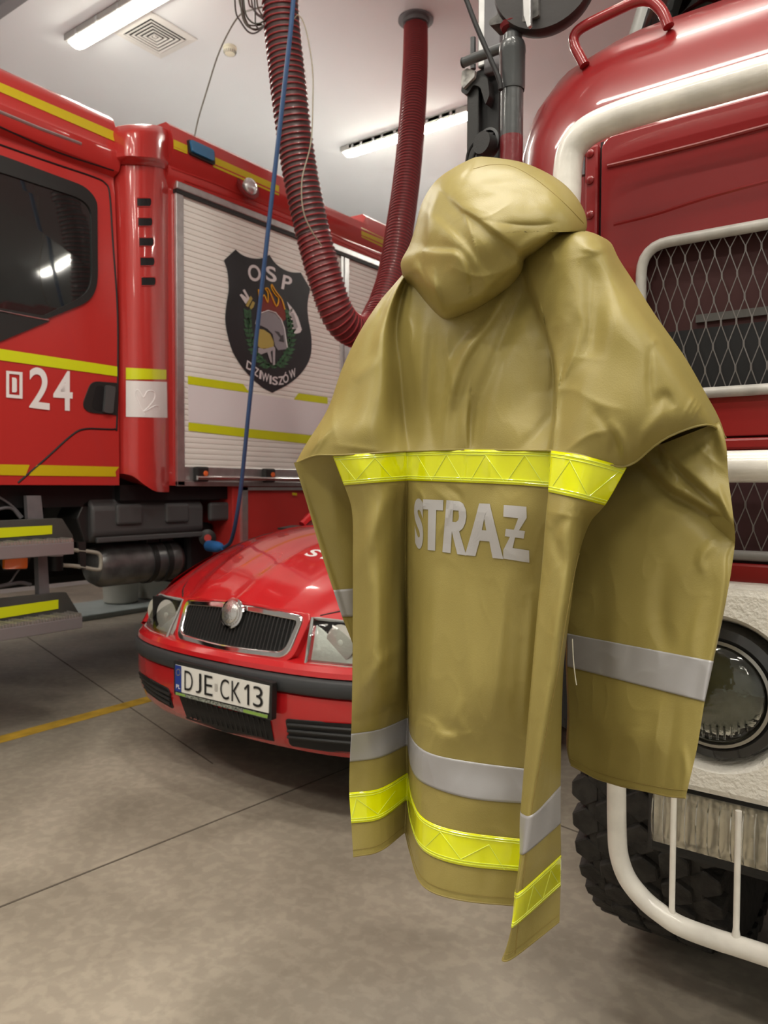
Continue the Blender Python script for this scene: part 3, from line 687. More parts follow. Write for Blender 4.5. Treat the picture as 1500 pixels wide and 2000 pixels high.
# ================================================================ red car
def red_car():
    CX, CY = -2.26, 2.0
    T = thing('car', 'red hatchback car with a chrome grille parked nose forward beside the fire engine', 'car', (CX, CY+2.2, 0))
    C = lambda x, y, z: Vector((CX+x, CY+y, z))
    PX = [0, .2, .4, .55, .68, .77, .83, .86, .865, .865]; PY = [0, .006, .030, .068, .130, .215, .34, .60, 1.2, 3.0]
    def plan(x): return float(np.interp(abs(x), PX[:8], PY[:8]))
    def curve(n=60):     # arc samples of the nose outline, from left wheel arch to right
        P = [Vector((-PX[i], PY[i], 0)) for i in range(7, 0, -1)]+[Vector((PX[i], PY[i], 0)) for i in range(0, 8)]
        return smooth_path(P, 6)
    CU = curve()
    def nrm(i):
        a = CU[max(i-1, 0)]; b = CU[min(i+1, len(CU)-1)]; t = (b-a).normalized(); return Vector((-t.y, t.x, 0))   # inward
    def layer(prof, i0=0, i1=None):
        G = []
        for z, ins in prof:
            G.append([C(CU[i].x+nrm(i).x*ins, CU[i].y+nrm(i).y*ins, z) for i in range(i0, i1 or len(CU))])
        return G
    # bumper
    B = MB().grid(layer([(.26, .22), (.25, .09), (.262, .055), (.29, .03), (.34, .01), (.42, 0), (.480, .0), (.485, .012), (.552, .012), (.557, 0), (.575, .004), (.592, .02), (.600, .05), (.600, .13)])).build('bumper', CARRED, T, smooth=True, angle=25)
    MB().grid(layer([(.486, .013), (.488, -.004), (.498, -.014), (.54, -.012), (.550, -.003), (.552, .013)])).build('bumper_strip', colored('bumper_rubber', (.04, .042, .045), .5), T, smooth=True, angle=60)
    bb = bvh_of([B])
    on = lambda lift: (lambda x, y: onto(bb, x, y, lift) or atY(x, y, CY+.05))
    def opening(pts, name, slats, vertical=False):
        mb = MB()
        b = bmesh.new()
        P = [Vector((p[0], p[1], 0)) for p in pts]
        t = tessellate_polygon([P]); 
        vs = [b.verts.new(p) for p in P]
        for q in t: b.faces.new([vs[i] for i in q])
        bmesh.ops.subdivide_edges(b, edges=b.edges, cuts=9, use_grid_fill=True)
        b.verts.index_update()
        mb.add([on(.005)(v.co.x, v.co.y) for v in b.verts], [tuple(v.index for v in f.verts) for f in b.faces]); b.free()
        o = mb.build(name, BLK, T, smooth=True)
        e = pts+[pts[0]]
        MB().tube([on(.0)(x, y) for x, y in pts], .004, 6, closed=True).build('grille_edge', DARK, o)
        for s in slats:
            MB().tube([on(.008)(x, y) for x, y in s], .0035 if vertical else .007, 6, sub=4).build('grille_slat', DARK, o, smooth=True)
        return o
    opening(rnd([(559, 1405), (620, 1410), (720, 1416), (720, 1472), (640, 1466), (567, 1455)], [6, 0, 3, 3, 0, 8]), 'side_grille', [[(562, 1415+k*12), (630, 1421+k*12.5), (718, 1428+k*13)] for k in range(3)])
    opening(rnd([(271, 1311), (300, 1330), (330, 1346), (339, 1383), (310, 1367), (287, 1350)], 4), 'side_grille', [[(275+k*4, 1322+k*10), (305+k*4, 1343+k*10), (333, 1357+k*9)] for k in range(3)])
    opening([(347, 1352), (430, 1384), (527, 1403), (535, 1446), (440, 1428), (365, 1402)], 'lower_grille', [[(352+k*10.2, 1356+k*3.2), (367+k*9.7, 1401+k*2.6)] for k in range(1, 17)], True)
    # nose surface (lights and grille sit in it)
    def ztop(x): return float(np.interp(abs(x), [0, .25, .36, .6, .80, .86], [.775, .768, .752, .742, .718, .705]))
    def N(x, v, o=0):
        y = plan(x)+.035+.075*v+o; return C(x*(1-.02*v), y, .588+v*(ztop(x)-.588))
    MB().grid([[N(x, v, .03) for x in np.linspace(-.84, .84, 60)] for v in (0, .5, 1)]).build('nose_panel', CARRED, T, smooth=True)
    # bonnet and wings
    def zbon(x, t):
        zc = 1.035-.065*(abs(x)/.8)**2.2
        f = 1-(1-t)**2.0
        z = ztop(x)+(zc-ztop(x))*f
        hw = .35+.27*t
        s = 1/(1+math.exp((abs(x)-hw)/.012)); z += .014*s*min(1, t*6+.3)
        z += .010*math.exp(-((x)/.05)**2)*max(0, 1-t*1.6)
        return z
    def bon(x, t):
        y0 = plan(x)+.11; y1 = 1.13+.10*(1-(x/.8)**2)*-1+.05
        return C(x*(1-.02*(1-t)), y0+(y1-y0)*t, zbon(x, t))
    bo = MB().grid([[bon(x, t) for x in np.linspace(-.80, .80, 90)] for t in np.linspace(0, 1, 40)]).build('bonnet', CARRED, T, smooth=True, angle=60)
    lip = MB().grid([[bon(x, 0), bon(x, 0)+Vector((0, -.006, -.004)), N(x, .98, -.004), N(x, .90, .02)] for x in np.linspace(-.80, .80, 60)]).build('bonnet_lip', CARRED, T, smooth=True)
    for s in (-1, 1):      # shut line of the bonnet
        MB().tube([bon(s*xx, t)+Vector((0, 0, -.001)) for xx, t in ((.40, .01), (.50, .08), (.62, .25), (.66, .5), (.68, .75), (.70, 1))], .0035, 6, sub=4).build('shut_line', BLK, T)
    bv = bvh_of([bo])
    mb = MB(); text_quad(mb, 'STRAŻ', [(620, 1068), (760, 1092), (730, 1112), (592, 1084)], lambda x, y: onto(bv, x, y, .003) or atZ(x, y, .93), .02, 1.0, 2); mb.build('bonnet_lettering', WLET, T)
    # side panels with arches
    def arch(y, yc): d = abs(y-yc); return .25+(math.sqrt(max(0, .37**2-d*d)) + .05 if d < .37 else 0)
    for s in (-1, 1):
        ys = sorted(set(list(np.linspace(.22, 4.25, 110)))); G = []
        for y in ys:
            hx = float(np.interp(y, [.215, .34, .6, 1.2, 3.6, 4.1, 4.3], [.775, .83, .862, .866, .864, .82, .76]))
            zb = max(arch(y, .80), arch(y, 3.31)); zt = float(np.interp(y, [.22, .32, .5, .8, 1.18, 2, 3.8, 4.25], [.60, .712, .79, .87, .94, .95, .955, .93]))
            if y < .42: zb = max(.585, zb)
            G.append([C(s*(hx-ins), y, zb+(zt-zb)*v) for v, ins in ((0, .03), (.03, .004), (.3, -.006), (.55, 0), (.8, .004), (.93, .02), (1, .06))])
        MB().grid(G).build('body_side', CARRED, T, smooth=True, angle=60)
        G = [[C(s*(float(np.interp(y, [.34, .6, 1.2, 3.6, 4.1, 4.3], [.83, .862, .866, .864, .82, .76]))-.06), y, float(np.interp(y, [.32, .5, .8, 1.18], [.712, .79, .87, .94]))),
              C(s*.68, y, zbon(.68, min(1, (y-.2)/.95))-.004)] for y in np.linspace(.33, 1.18, 20)]
        MB().grid(G).build('wing_top', CARRED, T, smooth=True)
        G = [[C(s*.868, y, .50), C(s*.885, y, .505), C(s*.885, y, .56), C(s*.868, y, .565)] for y in (1.25, 2.85)]
        MB().grid(G).build('side_moulding', DARK, T)
        # mirror
        MB().lathe([(0, -.05), (.07, -.04), (.09, 0), (.085, .05), (0, .06)], C(s*.93, 1.62, 1.0), (0, 1, 0), 20).build('wing_mirror', CARRED, T, smooth=True)
        MB().box(C(min(s*.8, s*.88), 1.6, .94), C(max(s*.8, s*.88), 1.66, .985)).build('mirror_arm', DARK, T)
    # greenhouse
    st = [(1.20, 1.045, .655), (1.45, 1.21, .62), (1.88, 1.405, .585), (2.3, 1.44, .575), (3.2, 1.42, .565), (3.55, 1.33, .57), (4.05, 1.02, .62)]
    def sec(y, z, hw, n=14): return [C(hw*u, y, z-.035*abs(u)**3) for u in np.linspace(-1, 1, n)]
    GL = colored('car_glass', (.015, .02, .02), .03, coat=1)
    MB().grid([sec(*s_) for s_ in st[:3]]).build('windscreen', GL, T, smooth=True)
    MB().grid([sec(*s_) for s_ in st[2:5]]).build('roof', CARRED, T, smooth=True)
    MB().grid([sec(*s_) for s_ in st[4:]]).build('rear_window', GL, T, smooth=True)
    for s in (-1, 1):
        G = [[C(s*hw, y, z-.035), C(s*float(np.interp(y, [1, 1.5, 4.1], [.74, .80, .78])), y, float(np.interp(y, [1.08, 2, 4.05], [.94, .95, .95])))] for y, z, hw in st]
        MB().grid(G).build('side_window', GL, T, smooth=True)
        MB().tube([C(s*hw, y, z-.03) for y, z, hw in st[:5]], .025, 8, sub=4).build('roof_pillar', CARRED, T, smooth=True)
        MB().tube([C(s*.575, 2.28, 1.41), C(s*.80, 2.32, .93)], .028, 8).build('door_pillar', DARK, T, smooth=True)
    MB().grid([[C(x, 1.18-.02*(x/.7)**2, 1.01), C(x, 1.05, 1.0)] for x in np.linspace(-.70, .70, 12)]).build('cowl', DARK, T, solid=.01)
    for s in (-.35, .25): MB().tube([C(s, 1.10, .985), C(s+.3, 1.2, 1.03), C(s+.42, 1.18, 1.02)], .007, 6).build('wiper', BLK, T)
    MB().grid([[C(.62*u, 4.05, 1.02-.02*abs(u)), C(.72*u, 4.35-.06*u*u, .98), C(.74*u, 4.45-.08*u*u, .9), C(.76*u, 4.46-.08*u*u, .3)] for u in np.linspace(-1, 1, 14)]).build('boot_lid', CARRED, T, smooth=True)
    MB().box(C(-.74, .30, .20), C(.74, 4.25, .45)).build('underbody', BLK, T)
    MB().box(C(-.6, .15, .35), C(.6, 1.0, .74)).build('engine_bay', BLK, T)
    for y in (.80, 3.31):
        for s in (-1, 1):
            x = s*.84
            wt = MB().lathe([(.19, 0), (.21, -.005), (.29, .005), (.305, .03), (.305, .16), (.29, .19), (.19, .19), (.19, 0)], C(x, y, .305), (-s, 0, 0), 40).build('wheel', RUB, T, smooth=True)
            MB().lathe([(0, .01), (.05, .005), (.12, .03), (.185, .01), (.192, .02), (.192, .15), (0, .15)], C(x, y, .305), (-s, 0, 0), 28).build('hub_cap', GREYM, wt, smooth=True)
    # headlights
    HG = thin_glass('headlight_glass', (.93, .96, .94), .35, 60)
    PEARL = mat('lamp_bowl', (.85, .85, .80), .25, metal=.5, bump=.3, bscale=70)
    for s in (-1, 1):
        xs = np.linspace(.375, .815, 18)
        def H(x, v, o=0):     # slanted inner edge and a lower outer corner
            xx = x+(.02*(1-v) if x < .45 else 0)*(1 if x < .42 else .3); return N(s*xx, .02+v*.95, o)
        ho = MB().grid([[H(x, v, .004-.012*math.sin(math.pi*min(1, max(0, v)))) for x in xs] for v in np.linspace(0, 1, 7)]).build('headlight', HG, T, smooth=True)
        ed = [H(x, 0) for x in xs]+[H(xs[-1], v) for v in (.3, .6)]+[H(x, 1) for x in xs[::-1]]+[H(xs[0], v) for v in (.6, .3)]
        MB().tube(ed, .0065, 6, closed=True).build('light_rim', colored('rim_grey', (.30, .31, .30), .3), ho, smooth=True)
        REF = mat('reflector', (.80, .82, .78), .3, metal=.25, bump=.6, bscale=45)
        MB().grid([[H(x, v, .028) for x in xs] for v in (0, .5, 1)]).build('light_bowl', REF, ho, smooth=True)
        for xc, r in ((.50, .066), (.66, .058)):
            c = N(s*xc, .5, .026)
            MB().lathe([(r, -.012), (r*.95, -.004), (r*.7, .002), (r*.3, .002), (.0, .002)], c, (0.0, 1, -.1), 24).build('reflector_bowl', PEARL, ho, smooth=True)
            MB().lathe([(0, -.016), (.012, -.014), (.014, 0), (0, 0)], c, (0, 1, 0), 14).build('bulb', colored('bulb', (.85, .85, .8), .1), ho, smooth=True)
    # grille
    def Gp(x, z, o=0): v = (z-.588)/(ztop(x)-.588); return N(x, v, -.012+o)
    outer = rnd([(-.345, .752), (-.12, .768), (0, .768), (.12, .768), (.345, .752), (.318, .600), (0, .592), (-.318, .600)], [.03, .05, 0, .05, .03, .05, .1, .05])
    inner = rnd([(-.318, .733), (-.12, .745), (0, .745), (.12, .745), (.318, .733), (.292, .622), (0, .613), (-.292, .622)], [.02, .05, 0, .05, .02, .035, .1, .035])
    # red surround of the grille
    so = rnd([(-.375, .758), (-.12, .776), (0, .777), (.12, .776), (.375, .758), (.335, .588), (0, .580), (-.335, .588)], [.03, .05, 0, .05, .03, .05, .1, .05])
    MB().ring_prism([Gp(x, z, .004) for x, z in so], [Gp(x, z, .004) for x, z in outer], (0, .04, 0)).build('grille_surround', CARRED, T, smooth=True, bevel=.003)
    gr = MB().ring_prism([Gp(x, z) for x, z in outer], [Gp(x, z) for x, z in inner], (0, .03, 0)).build('grille', CHROME, T, smooth=True, bevel=.005)
    mb = MB(); xs = np.linspace(-.315, .315, 34*4+1); G = []
    for z in np.linspace(.605, .745, 6):
        G.append([Gp(x, z, .018-(.012 if i % 4 in (1, 2) else 0)) for i, x in enumerate(xs)])
    mb.grid(G).build('grille_slats', DARK, gr)
    c = Gp(0, .735, -.01)
    MB().lathe([(0, .01), (.040, .01), (.052, 0), (.050, -.006), (.040, -.008), (.040, -.012), (.03, -.016), (0, -.018)], c, (0, 1, -.25), 36).build('bonnet_badge', mat('badge_chrome', (.72, .72, .70), .15, metal=.9, bump=.4, bscale=150), gr, smooth=True)
    MB().lathe([(.0, .006), (.060, .006), (.060, -.002), (.052, -.004), (0, -.004)], c, (0, 1, -.25), 36).build('badge_ring', CHROME, gr, smooth=True)
    # number plate
    yP = CY-.030; Q = lambda x, y: atY(x, y, yP)
    fr = MB().prism([Q(*p) for p in rnd([(339, 1289), (532, 1334), (530, 1408), (340, 1356)], 3)], (0, .025, 0)).build('plate_holder', DARK, T, bevel=.003)
    MB().prism([atY(x, y, yP-.003) for x, y in ((342, 1298), (526, 1340), (524, 1393), (342, 1349))], (0, .004, 0)).build('number_plate', colored('plate_white', (.82, .81, .76), .4), fr)
    mb = MB(); Qf = lambda x, y: atY(x, y, yP-.0045)
    poly_on(mb, [(342, 1298), (354, 1301), (354, 1352), (342, 1349)], Qf); mb.build('plate_band', colored('plate_blue', (.02, .05, .28), .4), fr)
    Qg = lambda x, y: atY(x, y, yP-.006)
    mb = MB(); text_quad(mb, 'PL', [(344, 1336), (352, 1338), (352, 1346), (344, 1344)], Qg, .01); mb.build('country_letters', WLET, fr)
    mb = MB()
    for k in range(12):
        a = k*math.pi/6; x = 348+3.8*math.cos(a); y = 1313+6*math.sin(a); poly_on(mb, [(x-.7, y), (x, y-1), (x+.7, y), (x, y+1)], Qg)
    mb.build('star_ring', YEL, fr, fixn=False)
    mb = MB(); BK = colored('plate_black', (.01, .01, .01), .5)
    def lr(s, x0, x1):
        f = lambda x: 1309+(x-360)*.2222; g = lambda x: 1347.5+(x-360)*.2353
        mb = MB(); text_quad(mb, s, [(x0, f(x0)), (x1, f(x1)), (x1, g(x1)), (x0, g(x0))], Qg, -.006); mb.build('plate_letter', BK, fr)
    for s, x0, x1 in (('D', 360, 376), ('J', 382, 393), ('E', 399, 415), ('C', 430, 447), ('K', 452, 470), ('3', 494, 513)): lr(s, x0, x1)
    mb = MB(); poly_on(mb, [(476.5, 1344), (483, 1336.5), (486.5, 1337.2), (486.5, 1377.5), (482.8, 1376.6), (482.8, 1342.5), (478, 1348)], Qg); mb.build('plate_digit', BK, fr)
    mb = MB(); poly_on(mb, [(419, 1335), (424, 1336), (424, 1350), (419, 1349)], Qg); mb.build('plate_seal', colored('seal', (.5, .48, .45), .3), fr)
    mb = MB(); poly_on(mb, [(343, 1351), (523, 1396), (522, 1404), (343, 1357)], Qf); mb.build('holder_band', colored('holder_print', (.26, .28, .24), .5, var=.8, vscale=120), fr)
    mb = MB(); poly_on(mb, [(475, 1385), (523, 1397), (522, 1403), (475, 1391)], Qg); mb.build('green_print', colored('green_print2', (.25, .42, .08), .5), fr); mb = MB(); poly_on(mb, [(343, 1352), (362, 1357), (362, 1361), (343, 1356)], Qg); mb.build('green_print', colored('green_print', (.25, .42, .08), .5), fr, fixn=False)
red_car()
# ================================================================ old fire truck on the right
def old_truck():
    T = thing('fire_truck', 'old dark red fire truck front with white tube guard and diamond mesh grille', 'fire truck', (.44, 3.2, 0))
    YF = 1.585
    F = lambda x, y, o=0.0: atY(x, y, YF+o)
    XC = .44; HW = 1.322
    # --- cab: rounded rings
    def ring(z, ins, yf, rad=.26, yb=3.3):
        x0, x1 = XC-HW+ins, XC+HW-ins; pts = []
        P = rnd([(x0, yf), (x1, yf), (x1, yb), (x0, yb)], [rad, rad, .1, .1], 8)
        return [Vector((x, y, z)) for x, y in P]
    ZS = [(1.045, .02, YF), (1.06, .0, YF-.002), (1.5, .0, YF), (1.93, .0, YF+.005), (2.02, .005, YF+.012), (2.12, .02, YF+.04), (2.20, .05, YF+.09), (2.26, .10, YF+.16), (2.29, .17, YF+.235)]
    G = [ring(z, i, y) for z, i, y in ZS]; n = len(G[0])
    mb = MB().grid(G, wrap=True); mb.add(G[0], [tuple(range(n))]); mb.add(G[-1], [tuple(range(n))])
    cab = mb.build('cab', RED2, T, smooth=True, angle=50); bc = bvh_of([cab])
    on = lambda lift: (lambda x, y: onto(bc, x, y, lift) or F(x, y))
    # windscreen frame, glass and pillars
    def rr(z, ins, yf): return ring(z, ins, yf, .34)
    zA, zB = 2.285, 3.0
    a = ring(zA, .175, YF+.24, .30); b = ring(zB, .30, YF+.42, .36)
    fr = [i for i in range(n)]
    gl = MB().grid([[p for p in a[:18]][::-1], [p for p in b[:18]][::-1]]).build('windscreen', thin_glass('windscreen_glass', (.86, .88, .88), .2, 8), T, smooth=True, solid=.006)
    MB().tube([p+Vector((0, -.004, .004)) for p in a[:18]], .014, 8).build('windscreen_rubber', colored('rubber_grey', (.10, .10, .09), .5), T, smooth=True)
    MB().tube([a[2]+Vector((-.01, .02, 0)), b[2]+Vector((-.01, .02, 0))], .035, 10).build('cab_pillar', colored('pillar_grey', (.20, .20, .19), .4), T, smooth=True)
    MB().tube([a[0]+Vector((0, .1, 0)), b[0]+Vector((0, .1, 0))], .028, 10).build('cab_pillar', colored('pillar_grey2', (.16, .16, .15), .4), T, smooth=True)
    top = ring(3.0, .28, YF+.40, .36); top2 = ring(3.12, .45, YF+.6, .36)
    mb = MB().grid([top, top2], wrap=True); mb.add(top2, [tuple(range(n))]); mb.build('cab_roof', RED2, T, smooth=True)
    MB().box((XC-HW+.3, 3.15, 2.25), (XC+HW-.3, 3.2, 3.0)).build('cab_rear_panel', colored('cab_rear', (.35, .34, .33), .5), T)
    # red grab handle
    MB().tube([atY(x, y, 1.66) for x, y in ((1142, 128), (1134, 112), (1122, 88), (1122, 70), (1140, 52), (1200, 22), (1246, 2), (1272, 3), (1290, 18), (1300, 36), (1306, 52))], .0115, 14, sub=5).build('grab_handle', colored('handle_red', (.28, .015, .018), .3, coat=.6), T, smooth=True)
    # --- front flap standing just proud of the cab
    def panel(pts, name, o, th, m=RED2, bevel=.006, par=T, smooth=True):
        return MB().prism([F(x, y, o) for x, y in pts], (0, th, 0)).build(name, m, par, bevel=bevel, seg=3)
    fp = rnd([(1181, 279), (1560, 170), (1560, 720), (1300, 845), (1181, 860)], [10, 0, 0, 0, 10])
    # flap with a hole for the grille: built as four bands
    gx0, gx1 = F(1262, 600).x, .95; gz1 = F(1400, 466).z; gz0 = F(1400, 770).z
    x0 = F(1181, 500).x; x1 = 1.46; zt = F(1183, 279).z; zb = F(1400, 855).z
    o_ = rnd([(x0, zb), (x1, zb), (x1, zt), (x0, zt)], .025, 6); i_ = rnd([(gx0, gz0), (gx1, gz0), (gx1, gz1), (gx0, gz1)], .055, 6)
    MB().ring_prism([Vector((x, YF-.028, z)) for x, z in o_], [Vector((x, YF-.028, z)) for x, z in i_], (0, .024, 0)).build('front_flap', RED2, T, bevel=.005, seg=3)
    for q in (((1187, 325), (1260, 308), (1380, 278), (1520, 240)), ):
        MB().tube([F(x, y, -.028) for x, y in q], .0045, 8, sub=4).build('flap_crease', RED2, T, smooth=True)
    MB().tube([F(x, y, -.023) for x, y in ((1200, 440), (1280, 420), (1380, 388), (1520, 350))], .0065, 8, sub=4).build('flap_crease', RED2, T, smooth=True)
    # grille rim
    rim = rnd([(gx0, gz0), (gx1, gz0), (gx1, gz1), (gx0, gz1)], .055, 6)
    MB().tube([Vector((x, YF-.034, z)) for x, z in rim], .0105, 10, closed=True).build('grille_rim', mat('rim_white', (.50, .48, .45), .38, bump=.2, bscale=60, var=.2, vscale=20), T, smooth=True)
    DIN = colored('grille_interior', (.05, .008, .008), .6)
    # recess behind the mesh: cut out of the cab look by a dark box face
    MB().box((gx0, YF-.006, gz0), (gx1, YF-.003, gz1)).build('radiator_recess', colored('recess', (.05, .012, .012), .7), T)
    MB().box((gx0+.10, YF-.012, gz0+.14), (gx1, YF-.006, gz0+.155)).build('radiator_bar', colored('bar_grey', (.09, .085, .08), .6), T)
    MB().box((gx0+.01, YF-.010, gz0+.01), (gx1, YF-.0065, gz0+.128)).build('radiator_core', BLK, T)
    MESH = colored('mesh_metal', (.24, .225, .22), .4, metal=.5)
    def diamond(x0, x1, z0, z1, w, h, y, name):
        vs = []; n_ = int((x1-x0)/w)+1; m_ = int((z1-z0)/(h/2))+1; mb = MB()
        for i in range(n_):
            xc = x0+i*w; P = []
            for j in range(m_+1):
                z = min(z0+j*h/2, z1); s = (1 if (i+j) % 2 else -1)
                P += [(xc+s*w*.44, y, max(z0, z-h*.06)), (xc+s*w*.44, y-.0015, min(z1, z+h*.06))]
            mb.tube(P, .0011, 5)
        return mb.build(name, MESH, T, smooth=True)
    diamond(gx0+.008, min(gx1, .45), gz0, gz1, .0135, .088, YF-.026, 'grille_mesh')
    # hinge strip with rivets
    sx0, sx1 = F(1146, 500).x, F(1173, 500).x
    MB().box((sx0, YF-.02, 1.05), (sx1, YF+.0, F(1160, 290).z)).build('hinge_strip', RED2, T, bevel=.006)
    MB().box((sx1, YF-.008, 1.05), (x0, YF-.0, zt)).build('flap_gap', BLK, T)
    for y in (300, 352, 420, 560, 700):
        c = F(1152, y, -.020); MB().lathe([(.009, 0), (.009, -.003), (.004, -.007), (0, -.007)], c, (0, 1, 0), 16).build('rivet', RED2, T, smooth=True)
    MB().box((F(1137, 340).x, YF-.012, F(1140, 345).z), (F(1146, 340).x, YF, F(1140, 308).z)).build('rating_plate', GREYM, T)
    # lower red panels and second mesh
    def hb(y0, y1, o, name, m=RED2, th=.04, bevel=.005):
        z1_ = F(1450, y0).z; z0_ = F(1450, y1).z
        return MB().box((XC-HW+.12, YF+o, z0_), (XC+HW-.12, YF+o+th, z1_)).build(name, m, T, bevel=bevel)
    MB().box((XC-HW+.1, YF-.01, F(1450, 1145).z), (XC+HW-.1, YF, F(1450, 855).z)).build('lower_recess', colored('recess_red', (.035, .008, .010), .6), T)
    hb(857, 880, -.036, 'cross_panel')
    hb(1098, 1146, -.03, 'valance')
    diamond(F(1230, 1000).x, .45, F(1450, 1075).z, F(1450, 940).z, .0145, .088, YF-.02, 'lower_mesh')
    MB().tube([Vector((F(1240, 1084).x, YF-.02, F(1450, 1083).z)), Vector((1.3, YF-.02, F(1450, 1083).z))], .010, 10).build('lower_grille_rail', colored('rail_grey', (.22, .21, .20), .4), T, smooth=True)
    # --- white guard tubes
    YG = 1.47
    g = [atY(x, y, YG) for x, y in ((1103, 620), (1103, 520), (1104, 430), (1107, 375), (1109, 330), (1118, 290), (1150, 255), (1210, 228), (1300, 199), (1400, 171), (1500, 142))]
    d_ = (g[-1]-g[-3]); d_.y = 0
    g = [Vector((g[0].x, YG, .95))]+g+[g[-1]+Vector((.6, 0, .0)), g[-1]+Vector((1.0, 0, 0))]
    zt_ = g[-1].z
    MB().tube(g, .0285, 24, sub=6).build('upper_guard_tube', WHITE, T, smooth=True)
    z_ = atY(1460, 911, YG-.0).z
    MB().tube([Vector((-.62, YG, z_)), Vector((1.5, YG, z_))], .0285, 24).build('middle_guard_tube', WHITE, T, smooth=True)
    for x in (-.55, 1.3): MB().tube([Vector((x, YG, z_)), Vector((x, YF+.02, z_))], .02, 12).build('guard_bracket', WHITE, T, smooth=True)
    YL = 1.42
    lo = [atY(x, y, YL) for x, y in ((1204, 1450), (1204, 1530), (1205, 1620), (1209, 1670), (1225, 1715), (1257, 1756), (1292, 1785), (1330, 1809), (1400, 1835), (1500, 1867))]
    zl = lo[-1].z
    lo = [Vector((lo[0].x, YL, .78))]+lo+[Vector((.2, YL, zl)), Vector((1.0, YL, zl))]
    MB().tube(lo, .0178, 20, sub=6).build('lower_guard_tube', WHITE, T, smooth=True)
    for xp in (1316, 1443, 1590):
        p = atY(xp, 1560, YL); MB().tube([Vector((p.x, YL, .68)), Vector((p.x, YL, zl+.03)), Vector((p.x, YL, zl))], [.0055, .0055, .010], 12).build('guard_bar', WHITE, T, smooth=True)
    # --- white bumper with a lamp recess
    YB = 1.50
    bz1 = atY(1450, 1152, YB).z; bz0 = atY(1440, 1566, YB).z
    X0, X1 = -.60, 1.48
    hc = atY(1392, 1355, YB); R = .148
    # front skin: a grid around the round hole
    def skin():
        mb = MB(); N_ = 48
        circ = [Vector((hc.x+R*math.cos(2*math.pi*k/N_), YB, hc.z+R*math.sin(2*math.pi*k/N_))) for k in range(N_)]
        def sq(k):
            a = 2*math.pi*k/N_; c, s = math.cos(a), math.sin(a)
            xl, xr = X0+.03-hc.x, .35-hc.x; zt, zb_ = bz1-.012-hc.z, bz0+.012-hc.z
            t = min([v for v in ((xr/c if c > 1e-6 else 9), (xl/c if c < -1e-6 else 9), (zt/s if s > 1e-6 else 9), (zb_/s if s < -1e-6 else 9)) if v > 0])
            return Vector((hc.x+c*t, YB, hc.z+s*t))
        S = [sq(k) for k in range(N_)]
        c2 = [p+Vector(((p.x-hc.x)*.06, 0, (p.z-hc.z)*.06)) for p in circ]
        in1 = [Vector((hc.x+(p.x-hc.x)*.95, YB+.012, hc.z+(p.z-hc.z)*.95)) for p in circ]
        in2 = [Vector((hc.x+(p.x-hc.x)*.88, YB+.045, hc.z+(p.z-hc.z)*.88)) for p in circ]
        G = [[s.lerp(c, t) for s, c in zip(S, circ)] for t in (0, .5, .9, .97)]+[circ, in1, in2]
        mb.grid(G, wrap=True)
        return mb.build('bumper', WHITET, T, smooth=True, angle=50)
    sk = skin()
    MB().box((.34, YB, bz0), (X1, YB+.2, bz1)).build('bumper_end', WHITET, T, bevel=.012)
    mb = MB(); mb.grid([[Vector((x, y, z)) for y, z in ((YB+.14, bz1+.012), (YB+.02, bz1+.006), (YB+.004, bz1), (YB, bz1-.014))] for x in (X0, .36)]); mb.build('bumper_ledge', WHITET, T, smooth=True)
    mb = MB(); mb.grid([[Vector((x, y, z)) for y, z in ((YB, bz0+.014), (YB+.004, bz0+.002), (YB+.02, bz0), (YB+.18, bz0))] for x in (X0, .36)]); mb.build('bumper_underside', WHITET, T, smooth=True)
    MB().box((X0, YB+.01, bz0), (X0+.03, YB+.18, bz1)).build('bumper_side', WHITET, T, bevel=.008)
    # headlight
    yl = YB+.0; ax = (0, 1, 0)
    hl = MB().lathe([(.098, .03), (.098, -.014), (.106, -.020), (.122, -.012), (.130, .02), (.130, .07), (.098, .07)], (hc.x, yl+.02, hc.z), ax, 48).build('headlight', colored('lamp_black', (.012, .012, .012), .25, coat=.5), T, smooth=True)
    MB().lathe([(.098, -.014), (.1, -.022), (.094, -.024), (.092, -.016)], (hc.x, yl+.02, hc.z), ax, 48).build('chrome_ring', colored('ring_grey', (.35, .34, .31), .25, metal=.8), hl, smooth=True)
    lg = thin_glass('lamp_glass_clear', (.9, .92, .9), .5, 40)
    MB().lathe([(.094, -.016), (.085, -.028), (.06, -.038), (.03, -.043), (0, -.045), (0, -.042), (.03, -.040), (.06, -.035), (.085, -.025), (.092, -.014)], (hc.x, yl+.02, hc.z), ax, 48).build('lens', lg, hl, smooth=True)
    mb = MB().lathe([(.09, -.01), (.075, .02), (.05, .045), (.02, .055), (0, .056)], (hc.x, yl+.02, hc.z), ax, 40); mb.build('reflector', mat('old_reflector', (.55, .55, .52), .12, metal=1), hl, smooth=True)
    MB().lathe([(0, -.012), (.022, -.010), (.024, .05), (0, .05)], (hc.x, yl+.02, hc.z), ax, 20).build('bulb_cover', colored('bulb_cover', (.30, .29, .27), .15, metal=.8), hl, smooth=True)
    mb = MB()
    for k in range(11):
        x = hc.x-.062+k*.0124; hgt = math.sqrt(max(0, .085**2-(x-hc.x)**2)); mb2 = [(x, yl-.012, hc.z-hgt*.95), (x, yl-.019, hc.z-hgt*.5-.012)]
        MB().tube(mb2, .0022, 6).build('lens_rib', lg, hl, smooth=True)
    # fog lamp
    yf = YB+.012
    fo = MB().box((atY(1262, 1600, yf).x, yf, .522), (.45, yf+.12, .668)).build('fog_lamp', DARK, T, bevel=.012)
    xa, xb = atY(1277, 1600, yf).x, .16; n_ = 26; xs = np.linspace(xa, xb, n_*4+1)
